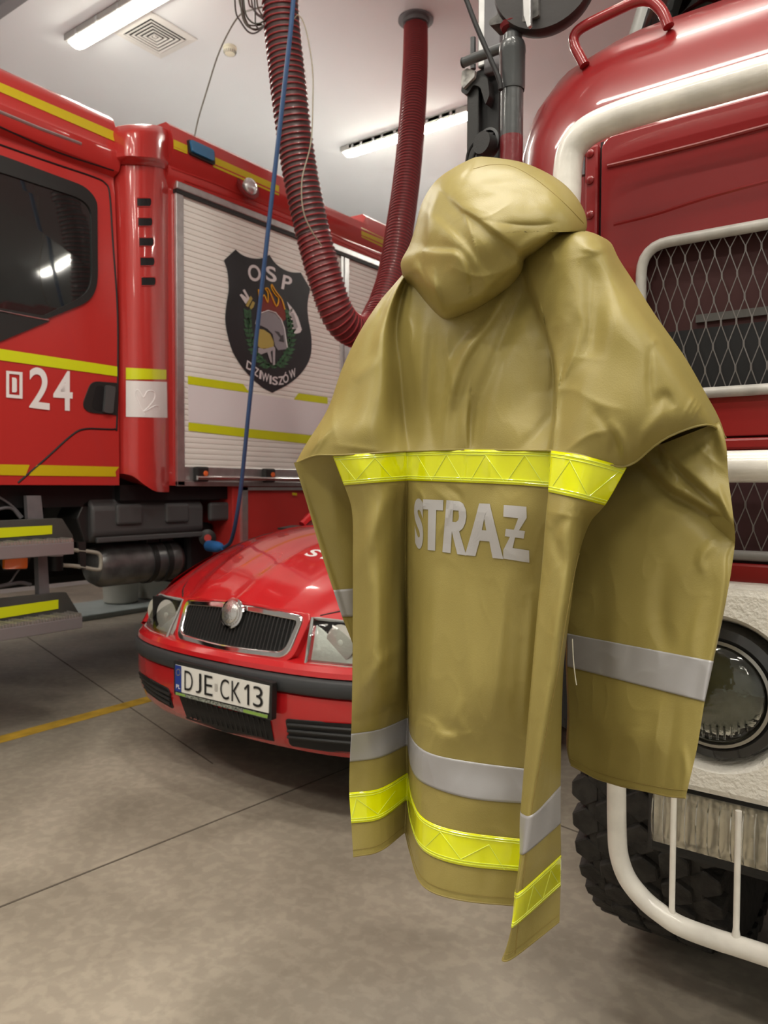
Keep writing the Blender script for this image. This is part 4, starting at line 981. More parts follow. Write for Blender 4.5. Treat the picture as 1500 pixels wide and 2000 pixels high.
    MB().box((xa, yf-.001, .545), (xb, yf+.002, .655)).build('fog_reflector', mat('fog_reflector', (.75, .73, .66), .25, metal=.8, bump=.9, bscale=16), fo)
    RB = mat('rib_glass', (.62, .60, .54), .12, coat=1, metal=.5)
    for k in range(30):
        x = xa+.004+(xb-xa-.006)*k/30; MB().tube([(x, yf-.012, .552), (x, yf-.024, .575), (x, yf-.026, .60), (x, yf-.024, .63), (x, yf-.012, .650)], .0014, 6).build('lens_rib', RB, fo, smooth=True)
    G = []
    for v, o in ((0, .0), (.08, -.012), (.5, -.022), (.92, -.012), (1, 0)):
        G.append([Vector((x, yf-.004+o-(.004 if i % 4 in (1, 2) else 0)*(1 if 0 < v < 1 else 0), .545+.11*v)) for i, x in enumerate(xs)])
    MB().grid(G).build('fog_lens', thin_glass('fog_lens', (.93, .92, .88), .3, 30, .08), fo, smooth=True, angle=30)
    # --- tyre with block tread
    tc = Vector((-.545, 2.215, .515)); rt = .475; hw = .155
    W = MB().lathe([(.27, -hw+.02), (.34, -hw), (.44, -hw-.005), (.475, -hw+.03), (rt, -hw+.05), (rt, hw-.05), (.475, hw-.03), (.44, hw+.005), (.34, hw), (.27, hw-.02), (.27, -hw+.02)], tc, (1, 0, 0), 64).build('front_wheel', RUB, T, smooth=True)
    mb = MB(); NB = 38
    TRD = RUB
    for i in range(NB):
        for j in range(5):
            a = 2*math.pi*(i+(.5 if j % 2 else 0))/NB; xo = -hw*.93+j*(hw*2*.93/4)
            if j in (0, 4): xo *= .93
            wx = .038; wa = 2*math.pi/NB*.55; bb_ = []
            for (r_, sc) in ((rt-.015 if j in (1, 2, 3) else rt-.045, 1.0), (rt+.014 if j in (1, 2, 3) else rt+.002, .86)):
                for (u, v) in ((-1, -.45), (-1, .45), (0, 1), (1, .45), (1, -.45), (0, -1)):
                    aa = a+v*wa*sc; x = xo+u*wx*sc
                    bb_.append(tc+Vector((x, -math.cos(aa)*r_, math.sin(aa)*r_)))
            mb.add(bb_, [tuple(range(6)), tuple(range(6, 12))]+[(k, (k+1) % 6, (k+1) % 6+6, k+6) for k in range(6)])
    mb.build('tyre_tread', TRD, W, bevel=.003, seg=1)
    MB().lathe([(0, -.05), (.08, -.06), (.12, .0), (.2, .02), (.27, -.1), (.28, -.12), (.28, .12), (0, .12)], tc, (1, 0, 0), 36).build('rim', WHITE, W, smooth=True)
    c2 = Vector((1.43, tc.y, tc.z))
    W2 = MB().lathe([(.27, -hw+.02), (.34, -hw), (.44, -hw-.005), (.49, -hw+.03), (.497, 0), (.49, hw-.03), (.44, hw+.005), (.34, hw), (.27, hw-.02), (.27, -hw+.02)], c2, (1, 0, 0), 48).build('front_wheel', RUB, T, smooth=True)
    MB().cyl(tc, c2, .07).build('front_axle', BLK, T, smooth=True)
    MB().box((-.80, 1.80, .62), (-.60, 2.7, 1.06)).build('mudguard', BLK, T, bevel=.04)
    MB().box((-.25, YB+.1, .64), (-.17, 3.3, .86)).build('chassis_rail', BLK, T)
    MB().box((1.05, YB+.1, .64), (1.13, 3.3, .86)).build('chassis_rail', BLK, T)
    MB().box((-.6, YB+.06, .69), (1.4, 3.2, 1.06)).build('engine_block', BLK, T, bevel=.02)
    MB().box((-.12, 1.9, .36), (.20, 2.35, .62)).build('sump', BLK, T, bevel=.03)
    bd = MB().box((XC-HW+.02, 3.35, .8), (XC+HW-.02, 7.4, 2.9)).build('body', RED2, T, bevel=.04)
    for x in (tc.x, 1.43):
        MB().lathe([(.27, -hw+.02), (.34, -hw), (.44, -hw-.005), (.49, -hw+.03), (.497, 0), (.49, hw-.03), (.44, hw+.005), (.34, hw), (.27, hw-.02), (.27, -hw+.02)], (x, 5.9, .5), (1, 0, 0), 40).build('rear_wheel', RUB, T, smooth=True)
    MB().cyl((tc.x, 5.9, .5), (1.43, 5.9, .5), .07).build('rear_axle', BLK, T)
    # side skin of the lower cab (pale panel under the seam)
    # --- things fixed on the cab corner: pipe, black channel, mirror
    yp = 1.62; P = lambda x, y, o=0: atY(x, y, yp+o)
    def vt(xp, y0, y1, w, o=0):   # vertical tube spanning screen rows
        a_ = P(xp, y0, o); b_ = P(xp, y1, o); a_.x = b_.x; return a_, b_, w/1500*depth(b_)/2
    mp = None
    a1 = P(1001, 60); pxm = a1.x
    def z(y, o=0): return P(1001, y, o).z
    r1 = 22.5/1500*depth(a1)
    pole = MB().lathe([(r1, z(420)), (r1, z(268))], (pxm, yp, 0), (0, 0, 1), 28)
    pole.build('pole_foot', colored('pole_red', (.17, .02, .025), .3, coat=.6, bump=.2, bscale=90), T, smooth=True)
    MB().lathe([(r1*.985, z(268)), (r1*.985, z(170)), (r1*1.06, z(178)), (r1*1.12, z(172)), (r1*1.12, z(106)), (r1*1.16, z(104)), (r1*1.14, z(92)), (r1*1.02, z(84)), (r1*.85, z(82)), (r1*.82, z(70)), (r1*.5, z(62)), (r1*.45, z(45))], (pxm, yp, 0), (0, 0, 1), 28).build('mirror_pole', STEELG, T, smooth=True, angle=35)
    MB().lathe([(0, z(60)), (r1*.95, z(57)), (r1*1.1, z(50)), (r1*.9, z(43)), (0, z(42))], (pxm, yp, 0), (0, 0, 1), 24).build('red_washer', colored('washer_red', (.18, .015, .02), .4), T, smooth=True)
    MB().prism([P(x, y, -.02) for x, y in rnd([(968, 2), (975, -40), (1050, -60), (1052, 30), (1028, 42), (985, 44), (955, 50), (955, 40), (972, 28)], 4)], (0, .05, 0)).build('pole_clamp', mat('worn_metal', (.12, .115, .11), .5, metal=.4, var=.7, vscale=30), T, bevel=.008)
    # round lamp seen from the back
    c = P(1068, -25, .03); dsk = (-.35, .95, .25)
    MB().lathe([(0, -.05), (.05, -.045), (.095, -.02), (.112, .0), (.116, .03), (.112, .04), (0, .04)], c, (.25, -1, .0), 48).build('searchlight', mat('lamp_shell', (.022, .018, .018), .45, bump=.08, bscale=90), T, smooth=True)
    MB().prism([P(x, y, -.05) for x, y in ((1020, -20), (1036, -20), (1036, 50), (1030, 54), (1022, 30))], (0, .01, 0)).build('lamp_bracket', ALU, T, bevel=.002)
    # black channel section behind the pole
    yc = 1.80; K = lambda x, y, o=0: atY(x, y, yc+o)
    def ch(xa, xb, ya, yb, name, m, d0=0, d1=.03, b=.004):
        A = K((xa+xb)/2, ya, d0); B_ = K((xa+xb)/2, yb, d0); x0_ = K(xa, 150, d0).x; x1_ = K(xb, 150, d0).x
        return MB().box((x0_, yc+d0, min(A.z, B_.z)), (x1_, yc+d1, max(A.z, B_.z))).build(name, m, T, bevel=b)
    ch(912, 935, 170, 440, 'channel_post', DARK, 0, .05); ch(930, 975, 130, 440, 'channel_post', BLK, .02, .04)
    ch(944, 975, -80, 140, 'grey_post', GREYM, 0, .03); ch(932, 946, -80, 130, 'grey_post', ALU, .01, .03)
    MB().prism([K(x, y, -.01) for x, y in rnd([(900, 180), (905, 150), (925, 142), (952, 152), (956, 185), (948, 205), (938, 170), (925, 165), (912, 185)], 5)], (0, .05, 0)).build('channel_bracket', DARK, T, bevel=.004)
    MB().prism([K(x, y, -.02) for x, y in ((902, 140), (912, 133), (928, 138), (926, 150), (905, 172), (900, 165))], (0, .01, 0)).build('bracket_plate', mat('chipped_white', (.45, .44, .42), .5, var=.6, vscale=40), T)
    MB().cyl(K(924, 74, .01), K(924, 135, .01), .0075).build('threaded_rod', STEEL, T, smooth=True)
    MB().tube([K(906, 122, -.03), K(930, 112, -.03), K(985, 92, -.03)], .0125, 14).build('cross_bar', STEELG, T, smooth=True)
    MB().tube([K(906, 122, -.03), K(904, 122.5, -.03)], .0132, 14).build('bar_cap', DARK, T, smooth=True)
    MB().tube([P(x, y, -.04) for x, y in ((908, -8), (930, 50), (955, 108), (975, 155), (978, 175))], .006, 8, sub=3).build('cable', BLK, T, smooth=True)
    MB().lathe([(0, -.02), (.022, -.018), (.025, -.01), (.025, .02), (0, .02)], P(951, 283, -.02), (-.2, -1, 0), 28).build('mirror_knob', DARK, T, smooth=True)
    MB().lathe([(.034, 0), (.036, .01), (.03, .012), (.028, 0), (.034, 0)], P(956, 283, -.0), (-.2, -1, 0), 28).build('knob_collar', STEEL, T, smooth=True)
    for k, q in enumerate((((910, 330), (914, 300), (925, 280), (945, 263), (965, 262)), ((918, 330), (925, 305), (938, 288), (958, 290)))):
        MB().tube([P(x, y, -.01) for x, y in q], .0035, 8, sub=4).build('cable', BLK, T, smooth=True)
    MB().tube([K(955, 60, .1), K(955, -60, .1)], .012, 8).build('rear_tube', STEEL, T)
old_truck()
# ================================================================ the khaki coat
def proj(P):
    """pixel coordinates of an (n,3) array"""
    D = P-np.array(CAM); d = D@np.array(FWD); x = D@np.array(RG)/d; y = D@np.array(UPV)/d
    return 750+1500*x, 1000-1500*y, d
def dense(ctrl, du=.0028, dv=.005, su=3.0, sv=2.5):
    """control grid of 3D points -> dense smooth grid; returns grid and the dense row index of each control row"""
    A = np.array([[list(p) for p in r] for r in ctrl])
    def densify(A, axis, step, sig):
        A = np.moveaxis(A, axis, 0); n = A.shape[0]; idx = [0]; out = []
        for i in range(n-1):
            L_ = np.linalg.norm(A[i+1]-A[i], axis=-1).mean(); k = max(2, int(math.ceil(L_/step)))
            for j in range(k): out.append(A[i]*(1-j/k)+A[i+1]*(j/k))
            idx.append(len(out))
        out.append(A[-1]); B = np.array(out); m = len(B); h = int(sig*3)+1
        w_ = np.exp(-.5*(np.arange(-h, h+1)/sig)**2); w_ /= w_.sum()
        pad0 = [2*B[0]-B[min(k, m-1)] for k in range(h, 0, -1)]; pad1 = [2*B[-1]-B[max(m-1-k, 0)] for k in range(1, h+1)]
        C_ = np.concatenate([np.array(pad0), B, np.array(pad1)]); S = np.zeros_like(B)
        for k, q in enumerate(w_): S += q*C_[k:k+m]
        return np.moveaxis(S, 0, axis), idx
    A, ri = densify(A, 0, dv, sv); A, ci = densify(A, 1, du, su)
    return A, ri, ci
def pre(R, sharp=(), ku=4, kv=3):
    """spline the control rows, keeping the sharp columns as creases"""
    out = []; m = len(R[0]); cuts = [0]+sorted(sharp)+[m-1]
    for r in R:
        row = []
        for a, b in zip(cuts[:-1], cuts[1:]):
            seg = [Vector(p) for p in r[a:b+1]]; row += (smooth_path(seg, ku) if len(seg) > 2 else [seg[0].lerp(seg[1], i/ku) for i in range(ku)]+[seg[1]])[:-1]
        row.append(Vector(r[-1])); out.append(row)
    return [list(x) for x in zip(*[smooth_path(list(c), kv) for c in zip(*out)])]
def crease(G, items):
    sh = G.shape; P = G.reshape(-1, 3); X, Y, D = proj(P); disp = np.zeros(len(P))
    for kind, pts, amp, w_ in items:
        pts = [tuple(p[:2]) for p in smooth_path([(a, b, 0) for a, b in pts], 4)] if len(pts) > 2 else pts
        seg = [(pts[i], pts[i+1]) for i in range(len(pts)-1)]
        Ls = [math.dist(a, b) for a, b in seg]; T_ = sum(Ls); acc = 0
        best = np.full(len(P), 1e9); sg = np.zeros(len(P)); tt = np.zeros(len(P))
        for (a, b), l in zip(seg, Ls):
            if l < 1e-6: continue
            ux, uy = (b[0]-a[0])/l, (b[1]-a[1])/l; rx, ry = X-a[0], Y-a[1]
            t = np.clip(rx*ux+ry*uy, 0, l); dx = rx-ux*t; dy = ry-uy*t; d = np.hypot(dx, dy)
            m = d < best; best[m] = d[m]; sg[m] = np.sign(ux*ry-uy*rx)[m]; tt[m] = ((acc+t)/T_)[m]; acc += l
        tp = np.clip(np.sin(np.pi*np.clip(tt*.94+.03, 0, 1)), 0, 1)**.6
        if kind == 'r': v = np.exp(-(best/w_)**2)
        elif kind == 'v': v = np.exp(-best/w_)
        else: v = np.tanh(sg*best/w_)*np.exp(-(best/(w_*5.5))**2)
        disp += amp*v*tp
    n = (np.array(CAM)-P); n /= np.linalg.norm(n, axis=1)[:, None]
    return (P+n*disp[:, None]).reshape(sh)
def wrinkle(G, amp, sc=(9, 9, 4), seed=0, fine=0):
    sh = G.shape; P = G.reshape(-1, 3); n = (np.array(CAM)-P); n /= np.linalg.norm(n, axis=1)[:, None]
    d = np.array([noise.fractal(Vector((p[0]*sc[0]+seed, p[1]*sc[1], p[2]*sc[2])), .9, 2.1, 3) for p in P])
    q = amp*d
    if fine:
        r = np.array([1-abs(noise.noise(Vector((p[0]*22+seed, p[1]*22+p[2]*6, p[2]*14+p[0]*8))))*2 for p in P]); q = q+fine*np.clip(r, 0, 1)**4
    return (P+n*q[:, None]).reshape(sh)
def lens(G, th, wrap_lr=True, pw=.5, closev=False):
    """front grid plus a rear sheet bulging away: a closed cloth body"""
    n, m, _ = G.shape; u = np.linspace(0, 1, m); prof = np.sin(np.pi*u)**pw*th
    v = np.ones(n)
    if closev: v = np.clip(np.sin(np.pi*np.linspace(0, 1, n)), 0, 1)**.5
    F_ = np.array(Fh)
    S = G[:, :1]*(1-u)[None, :, None]+G[:, -1:]*u[None, :, None]
    return S+F_[None, None, :]*(prof[None, :, None]*v[:, None, None])
def mesh_grid(G, name, m, parent, back=None, **k):
    mb = MB(); mb.grid([[Vector(p) for p in r] for r in G])
    if back is not None: mb.grid([[Vector(p) for p in r] for r in back])
    return mb.build(name, m, parent, smooth=True, angle=70, **k)
def lift(G, h):
    D = np.array(CAM)-G; return G+D/np.linalg.norm(D, axis=2)[:, :, None]*h
def zrow(pts, z): return [atZ(x, y, z) for x, y in pts]
def drow(pts): return [atD(x, y, d) for x, y, d in pts]

def coat():
    base = atZ(900, 1700, .62)
    T = thing('fire_coat', 'khaki fire coat hung hood up, its back with lime and silver tapes facing out', 'coat', (base.x, base.y, .6))
    # ---------- torso, below the lime chest tape
    R = [
     drow([(650,890,1.30),(715,886,1.25),(790,881,1.27),(806,881,1.27),(905,878,1.20),(1000,879,1.13),(1072,880,1.09),(1077,880,1.045),(1140,890,1.005),(1224,913,1.02)]),
     drow([(672,948,1.30),(725,943,1.25),(795,938,1.28),(807,938,1.27),(905,942,1.20),(1000,946,1.13),(1078,952,1.095),(1070,961,1.035),(1125,973,1.0),(1181,988,1.03)]),
     drow([(688,1000,1.30),(735,1000,1.25),(794,1000,1.30),(807,1000,1.27),(900,1003,1.20),(985,1010,1.13),(1082,1018,1.10),(1064,1018,1.03),(1115,1020,.995),(1160,1022,1.06)]),
     drow([(689,1100,1.30),(738,1100,1.25),(793,1100,1.32),(806,1100,1.27),(900,1105,1.20),(985,1110,1.14),(1076,1116,1.12),(1056,1115,1.03),(1110,1104,.99),(1135,1096,1.06)]),
     drow([(689,1200,1.30),(742,1200,1.245),(795,1200,1.33),(806,1200,1.27),(900,1205,1.19),(985,1212,1.14),(1068,1220,1.13),(1046,1216,1.02),(1100,1206,.985),(1121,1197,1.06)]),
     drow([(688,1330,1.29),(742,1328,1.24),(797,1325,1.34),(805,1330,1.26),(890,1336,1.18),(975,1346,1.135),(1058,1358,1.13),(1034,1355,1.012),(1082,1342,.985),(1106,1330,1.065)]),
     zrow([(686,1433),(742,1424),(798,1407),(804,1440),(840,1471),(923,1488),(1022,1511),(1019,1530),(1058,1495),(1100,1478)], .82)]
    # silver / lime rows use the height of the bands
    R[6] = [atZ(*p, .82) for p in ((686,1433),(742,1424),(798,1407))]+[atZ(804,1441,.822), atZ(840,1471,.82), atZ(923,1488,.82), atZ(1022,1511,.82), atD(1015,1588,1.02), atD(1041,1592,.992), atD(1095,1535,1.065)]
    R.append([atZ(*p, .768) for p in ((683,1488),(742,1480),(796,1463),(806,1508),(838,1535),(923,1561),(1016,1579))]+[atD(1015,1668,1.015), atD(1030,1664,.992), atD(1095,1608,1.068)])
    R.append([atZ(*p, .716) for p in ((682,1548),(742,1540),(797,1517),(806,1562),(830,1600),(900,1624),(1012,1650))]+[atD(1005,1743,1.01), atD(1021,1738,.995), atD(1096,1670,1.075)])
    R.append([atZ(*p, .668) for p in ((686,1608),(742,1600),(795,1571),(803,1615),(827,1662),(900,1690),(1009,1713))]+[atZ(998,1813,.664), atZ(1014,1803,.664), atZ(1095,1731,.664)])
    R.append([atZ(*p, .62) for p in ((690,1673),(742,1662),(792,1634),(802,1668),(826,1730),(900,1758),(1004,1781),(980,1877),(1004,1869),(1093,1799))])
    for r in R[6:]: r[6] = r[6]+RG*.02+Fh*.015
    for r in R[2:]: r[2] = r[2]+Fh*.02; r[9] = r[9]+Fh*(.02 if r is not R[0] and r in R[2:6] else 0)
    G, ri, ci = dense(pre(R, (2, 6, 7)), .0024, .004, su=2.0, sv=2); ri = ri[::3]
    body_cr = [
      ('r', [(765,955),(735,1020),(700,1110)], .010, 16), ('s', [(770,1000),(760,1100),(752,1240)], .004, 10), ('r', [(722,1110),(738,1180),(730,1300)], .008, 16),
      ('r', [(775,960),(778,1060),(770,1200),(765,1380)], -.008, 12), ('s', [(792,960),(796,1080),(797,1250),(799,1400)], .005, 5),
      ('r', [(700,1360),(740,1300),(780,1260)], .006, 12), ('r', [(690,1410),(740,1395),(795,1370)], -.004, 10),
      ('r', [(862,1130),(845,1250),(838,1430)], .006, 15), ('r', [(925,1150),(918,1280),(925,1440)], .005, 18), ('r', [(985,1130),(975,1250),(960,1400)], .005, 14),
      ('s', [(850,1423),(872,1432),(895,1431)], .0035, 5), ('s', [(820,1395),(845,1405),(870,1425)], .002, 5), ('r', [(905,1360),(895,1400),(915,1440)], .004, 10),
      ('v', [(848,955),(880,985),(868,1020),(850,1060)], .005, 6), ('v', [(815,955),(828,975),(822,1000)], .005, 5), ('r', [(870,950),(895,965),(905,985)], -.004, 7),
      ('r', [(1120,1000),(1085,1040),(1100,1110)], -.006, 12), ('v', [(1070,1000),(1130,1010),(1165,1005)], .003, 7), ('r', [(1105,1110),(1090,1200),(1075,1300)], .004, 9),
      ('s', [(1133,1095),(1112,1170),(1103,1205),(1092,1300),(1080,1360),(1064,1450),(1048,1540)], .007, 4),
      ('r', [(1040,1150),(1030,1300),(1020,1420)], .004, 10), ('v', [(905,880),(907,910),(903,950)], -.004, 5), ('r', [(820,885),(815,945)], -.004, 9),
      ('r', [(955,885),(958,945)], .004, 10), ('r', [(700,885),(712,945)], .004, 14),
      ('r', [(880,1620),(870,1690),(880,1750)], .003, 16), ('r', [(960,1600),(950,1760)], -.003, 20),
    ]
    G = crease(G, body_cr)
    G = wrinkle(G, .0045, (9, 9, 3.5), 3.1, .0007)
    back = lens(G, .19)
    torso = mesh_grid(G, 'coat_body', COATM, T, back=back, merge=.0002)
    btor = BVHTree.FromPolygons([Vector(p) for p in G.reshape(-1, 3)], [(i*G.shape[1]+j, i*G.shape[1]+j+1, (i+1)*G.shape[1]+j+1, (i+1)*G.shape[1]+j) for i in range(G.shape[0]-1) for j in range(G.shape[1]-1)])
    def band(G, i0, i1, name, m, par, h=.0016, label=None):
        return mesh_grid(lift(G[i0:i1+1], h), name, m, par, label=label, solid=.0008)
    chest = band(G, ri[0], ri[1], 'chest_tape', TAPE, T, .002, 'bright lime reflective tape across the back')
    band(G, ri[6], ri[7], 'silver_tape', SILV, T, label='silver grey reflective tape near the hem')
    hemt = band(G, ri[8], ri[9], 'hem_tape', TAPE, T, .002, 'bright lime reflective tape above the hem')
    MB().tube([Vector(p) for p in G[-1][::2]], .0013, 6).build('coat_hem', COATD, T, smooth=True)
    MB().tube([Vector(p) for p in lift(G[-4:-3], .0012)[0][::2]], .0004, 4).build('hem_stitching', STITCH, T)
    # ridges welded on the tapes
    def ridges(i0, i1, par, zz, name='tape_ridge'):
        for f in (.07, .14, .86, .93):
            k = i0+(i1-i0)*f; a = int(k); t = k-a; row = G[a]*(1-t)+G[min(a+1, len(G)-1)]*t
            MB().tube([Vector(p) for p in lift(row[None], .003)[0][::2]], .0007, 5).build(name, TAPEL, par)
        for z_ in zz:
            P = []
            for (x0, y0), (x1, y1) in zip(z_[:-1], z_[1:]):
                for k in range(9):
                    q = onto(btor, x0+(x1-x0)*k/8, y0+(y1-y0)*k/8, .0030)
                    if q is not None and (not P or (q-P[-1]).length < .03): P.append(q)
            if len(P) > 2: MB().tube(P, .0006, 5).build('tape_pattern', TAPEL, par)
    ridges(ri[0], ri[1], chest, [[(662,897),(695,938),(732,894),(768,936)], [(815,890),(843,938),(872,888),(902,939)], [(910,889),(918,889),(948,889),(985,941)], [(918,940),(948,889)], [(990,940),(1025,889),(1062,946)], [(1080,948),(1113,900),(1148,968)], [(1150,970),(1208,922)]])
    ridges(ri[8], ri[9], hemt, [[(690,1590),(695,1566)], [(686,1600),(696,1560),(738,1590),(772,1545)], [(830,1655),(860,1625),(900,1678),(955,1650),(985,1698)], [(1028,1784),(1042,1730),(1060,1756),(1076,1700),(1090,1724)]])
    # back lettering, one glyph at a time because the first one turns into the fold
    WL = mat('reflective_lettering', (.50, .485, .485), .45, metal=.15)
    fb = lambda x, y: onto(btor, x, y, .0014) or atD(x, y, 1.2)
    def glyph_poly(polys, q):
        TL, TR, BR, BL = [Vector(v) for v in q]; mb = MB()
        b = bmesh.new()
        for pl in polys:
            P2 = [Vector((x, y, 0)) for x, y in pl]; vs = [b.verts.new(p) for p in P2]
            for t in tessellate_polygon([P2]): b.faces.new([vs[i] for i in t])
        bmesh.ops.subdivide_edges(b, edges=b.edges, cuts=5, use_grid_fill=True); b.verts.index_update()
        pts = []
        for v in b.verts:
            x, y = v.co.x, v.co.y; p = (BL*(1-x)+BR*x)*(1-y)+(TL*(1-x)+TR*x)*y; pts.append(fb(p.x, p.y))
        mb.add(pts, [tuple(v.index for v in f.verts) for f in b.faces]); b.free()
        return mb
    s_ = MB(); text_quad(s_, 'S', [(808,972),(827,975),(826,1074),(811,1070)], fb, .045, 1, 2); s_.build('back_lettering', WL, T, label='grey reflective letter S in the fold')
    glyph_poly([[(0,1),(1,1),(1,.80),(.66,.80),(.66,0),(.26,0),(.26,.80),(0,.80)]], [(826,975),(866,977),(862,1077),(826,1073)]).build('back_lettering', WL, T, label='grey reflective letter T')
    glyph_poly([[(0,0),(0,1),(.34,1),(.34,0)], [(.34,1),(.6,1),(.6,.82),(.34,.82)], [(.6,1),(.8,.96),(.93,.85),(.96,.72),(.92,.6),(.82,.5),(.66,.43),(.5,.60),(.60,.64),(.63,.71),(.60,.79),(.6,.82)], [(.34,.60),(.5,.60),(.66,.43),(.34,.42)], [(.34,.42),(.66,.43),(1,0),(.62,0)]], [(872,977),(913,980),(911,1085),(864,1078)]).build('back_lettering', WL, T, label='grey reflective letter R')
    glyph_poly([[(.36,1),(.66,1),(.60,.72),(.50,.72),(.44,.50),(.58,.50),(.60,.30),(.38,.30),(.27,0),(0,0)], [(.66,1),(1,0),(.72,0),(.64,.30),(.60,.30),(.58,.50),(.56,.50),(.50,.72),(.60,.72)]], [(911,982),(980,985),(983,1092),(908,1084)]).build('back_lettering', WL, T, label='grey reflective letter A')
    glyph_poly([[(.02,1),(.94,1),(.94,.80),(.62,.56),(.86,.56),(.80,.42),(.46,.42),(.36,.22),(1,.22),(1,0),(.0,0),(.0,.16),(.26,.42),(.06,.42),(.10,.56),(.42,.56),(.60,.78),(.0,.78)]], [(983,986),(1031,990),(1034,1099),(983,1091)]).build('back_lettering', WL, T, label='grey reflective barred letter Z')
    sp = [onto(btor, v.x, v.y, .0004) for v in smooth_path([(x, y, 0) for x, y in ((1142,1050),(1126,1100),(1106,1205),(1091,1300),(1080,1360),(1063,1450),(1040,1570),(1024,1700),(1006,1862))], 10)]
    MB().tube([p for p in sp if p is not None], .0009, 6).build('side_seam', STITCH, T, smooth=True)
    # ---------- mantle (yoke and upper sleeves)
    M_ = [
     [(577,905,1.38),(615,889,1.33),(650,889,1.298),(715,886,1.248),(790,881,1.268),(806,881,1.267),(905,878,1.198),(1000,879,1.128),(1072,880,1.088),(1077,880,1.043),(1140,890,1.003),(1224,913,1.016),(1290,860,1.0),(1380,828,1.0),(1418,856,1.05)],
     [(598,866,1.38),(625,850,1.33),(660,845,1.295),(722,843,1.25),(786,841,1.28),(800,841,1.28),(903,838,1.205),(996,838,1.135),(1078,838,1.10),(1082,838,1.045),(1146,842,1.0),(1232,850,.985),(1295,822,.98),(1365,802,.99),(1404,815,1.05)],
     [(640,800,1.38),(660,796,1.335),(690,796,1.30),(735,797,1.265),(781,797,1.30),(797,797,1.30),(900,796,1.215),(990,795,1.148),(1083,795,1.12),(1086,795,1.055),(1150,795,1.005),(1230,792,.98),(1292,780,.98),(1345,768,.99),(1378,768,1.05)],
     [(667,722,1.38),(688,718,1.34),(712,716,1.31),(745,715,1.285),(776,715,1.31),(792,715,1.305),(880,712,1.23),(975,712,1.165),(1080,710,1.13),(1085,710,1.08),(1145,710,1.03),(1210,710,1.0),(1262,704,.99),(1308,700,1.0),(1337,696,1.06)],
     [(703,647,1.38),(720,640,1.345),(735,638,1.33),(752,636,1.31),(772,635,1.325),(788,635,1.315),(870,634,1.25),(960,634,1.19),(1058,632,1.14),(1066,632,1.12),(1122,632,1.06),(1177,632,1.02),(1217,628,1.01),(1254,625,1.02),(1283,620,1.08)],
     [(748,580,1.39),(760,570,1.36),(768,566,1.35),(776,563,1.34),(788,562,1.345),(799,562,1.335),(870,560,1.27),(945,560,1.21),(1028,558,1.17),(1040,558,1.15),(1088,557,1.10),(1132,556,1.06),(1172,554,1.05),(1206,552,1.06),(1238,550,1.12)],
     [(786,540,1.41),(796,525,1.39),(804,518,1.38),(812,512,1.37),(820,508,1.365),(828,506,1.36),(870,500,1.31),(935,495,1.25),(1012,490,1.20),(1026,490,1.18),(1070,488,1.13),(1112,488,1.09),(1150,490,1.07),(1184,496,1.08),(1209,506,1.14)],
     [(812,510,1.44),(826,500,1.42),(835,494,1.41),(845,486,1.40),(855,480,1.39),(865,474,1.38),(900,462,1.34),(950,455,1.28),(1010,452,1.23),(1030,452,1.21),(1070,452,1.17),(1106,453,1.13),(1146,456,1.11),(1172,463,1.12),(1196,478,1.17)],
     [(830,498,1.50),(840,490,1.49),(850,482,1.48),(858,476,1.47),(866,470,1.46),(875,466,1.45),(905,456,1.41),(950,450,1.36),(1010,447,1.31),(1030,447,1.29),(1068,447,1.26),(1102,448,1.22),(1138,450,1.20),(1162,456,1.20),(1186,468,1.23)]]
    for r in M_[1:6]:
        for k, dd in ((4, .02), (5, .02), (8, .02), (3, -.008)): r[k] = (r[k][0], r[k][1], r[k][2]+dd)
    GM, rm, cm_ = dense(pre([drow(r) for r in M_], (8, 9)), .0024, .0035, su=3.2, sv=2.5)
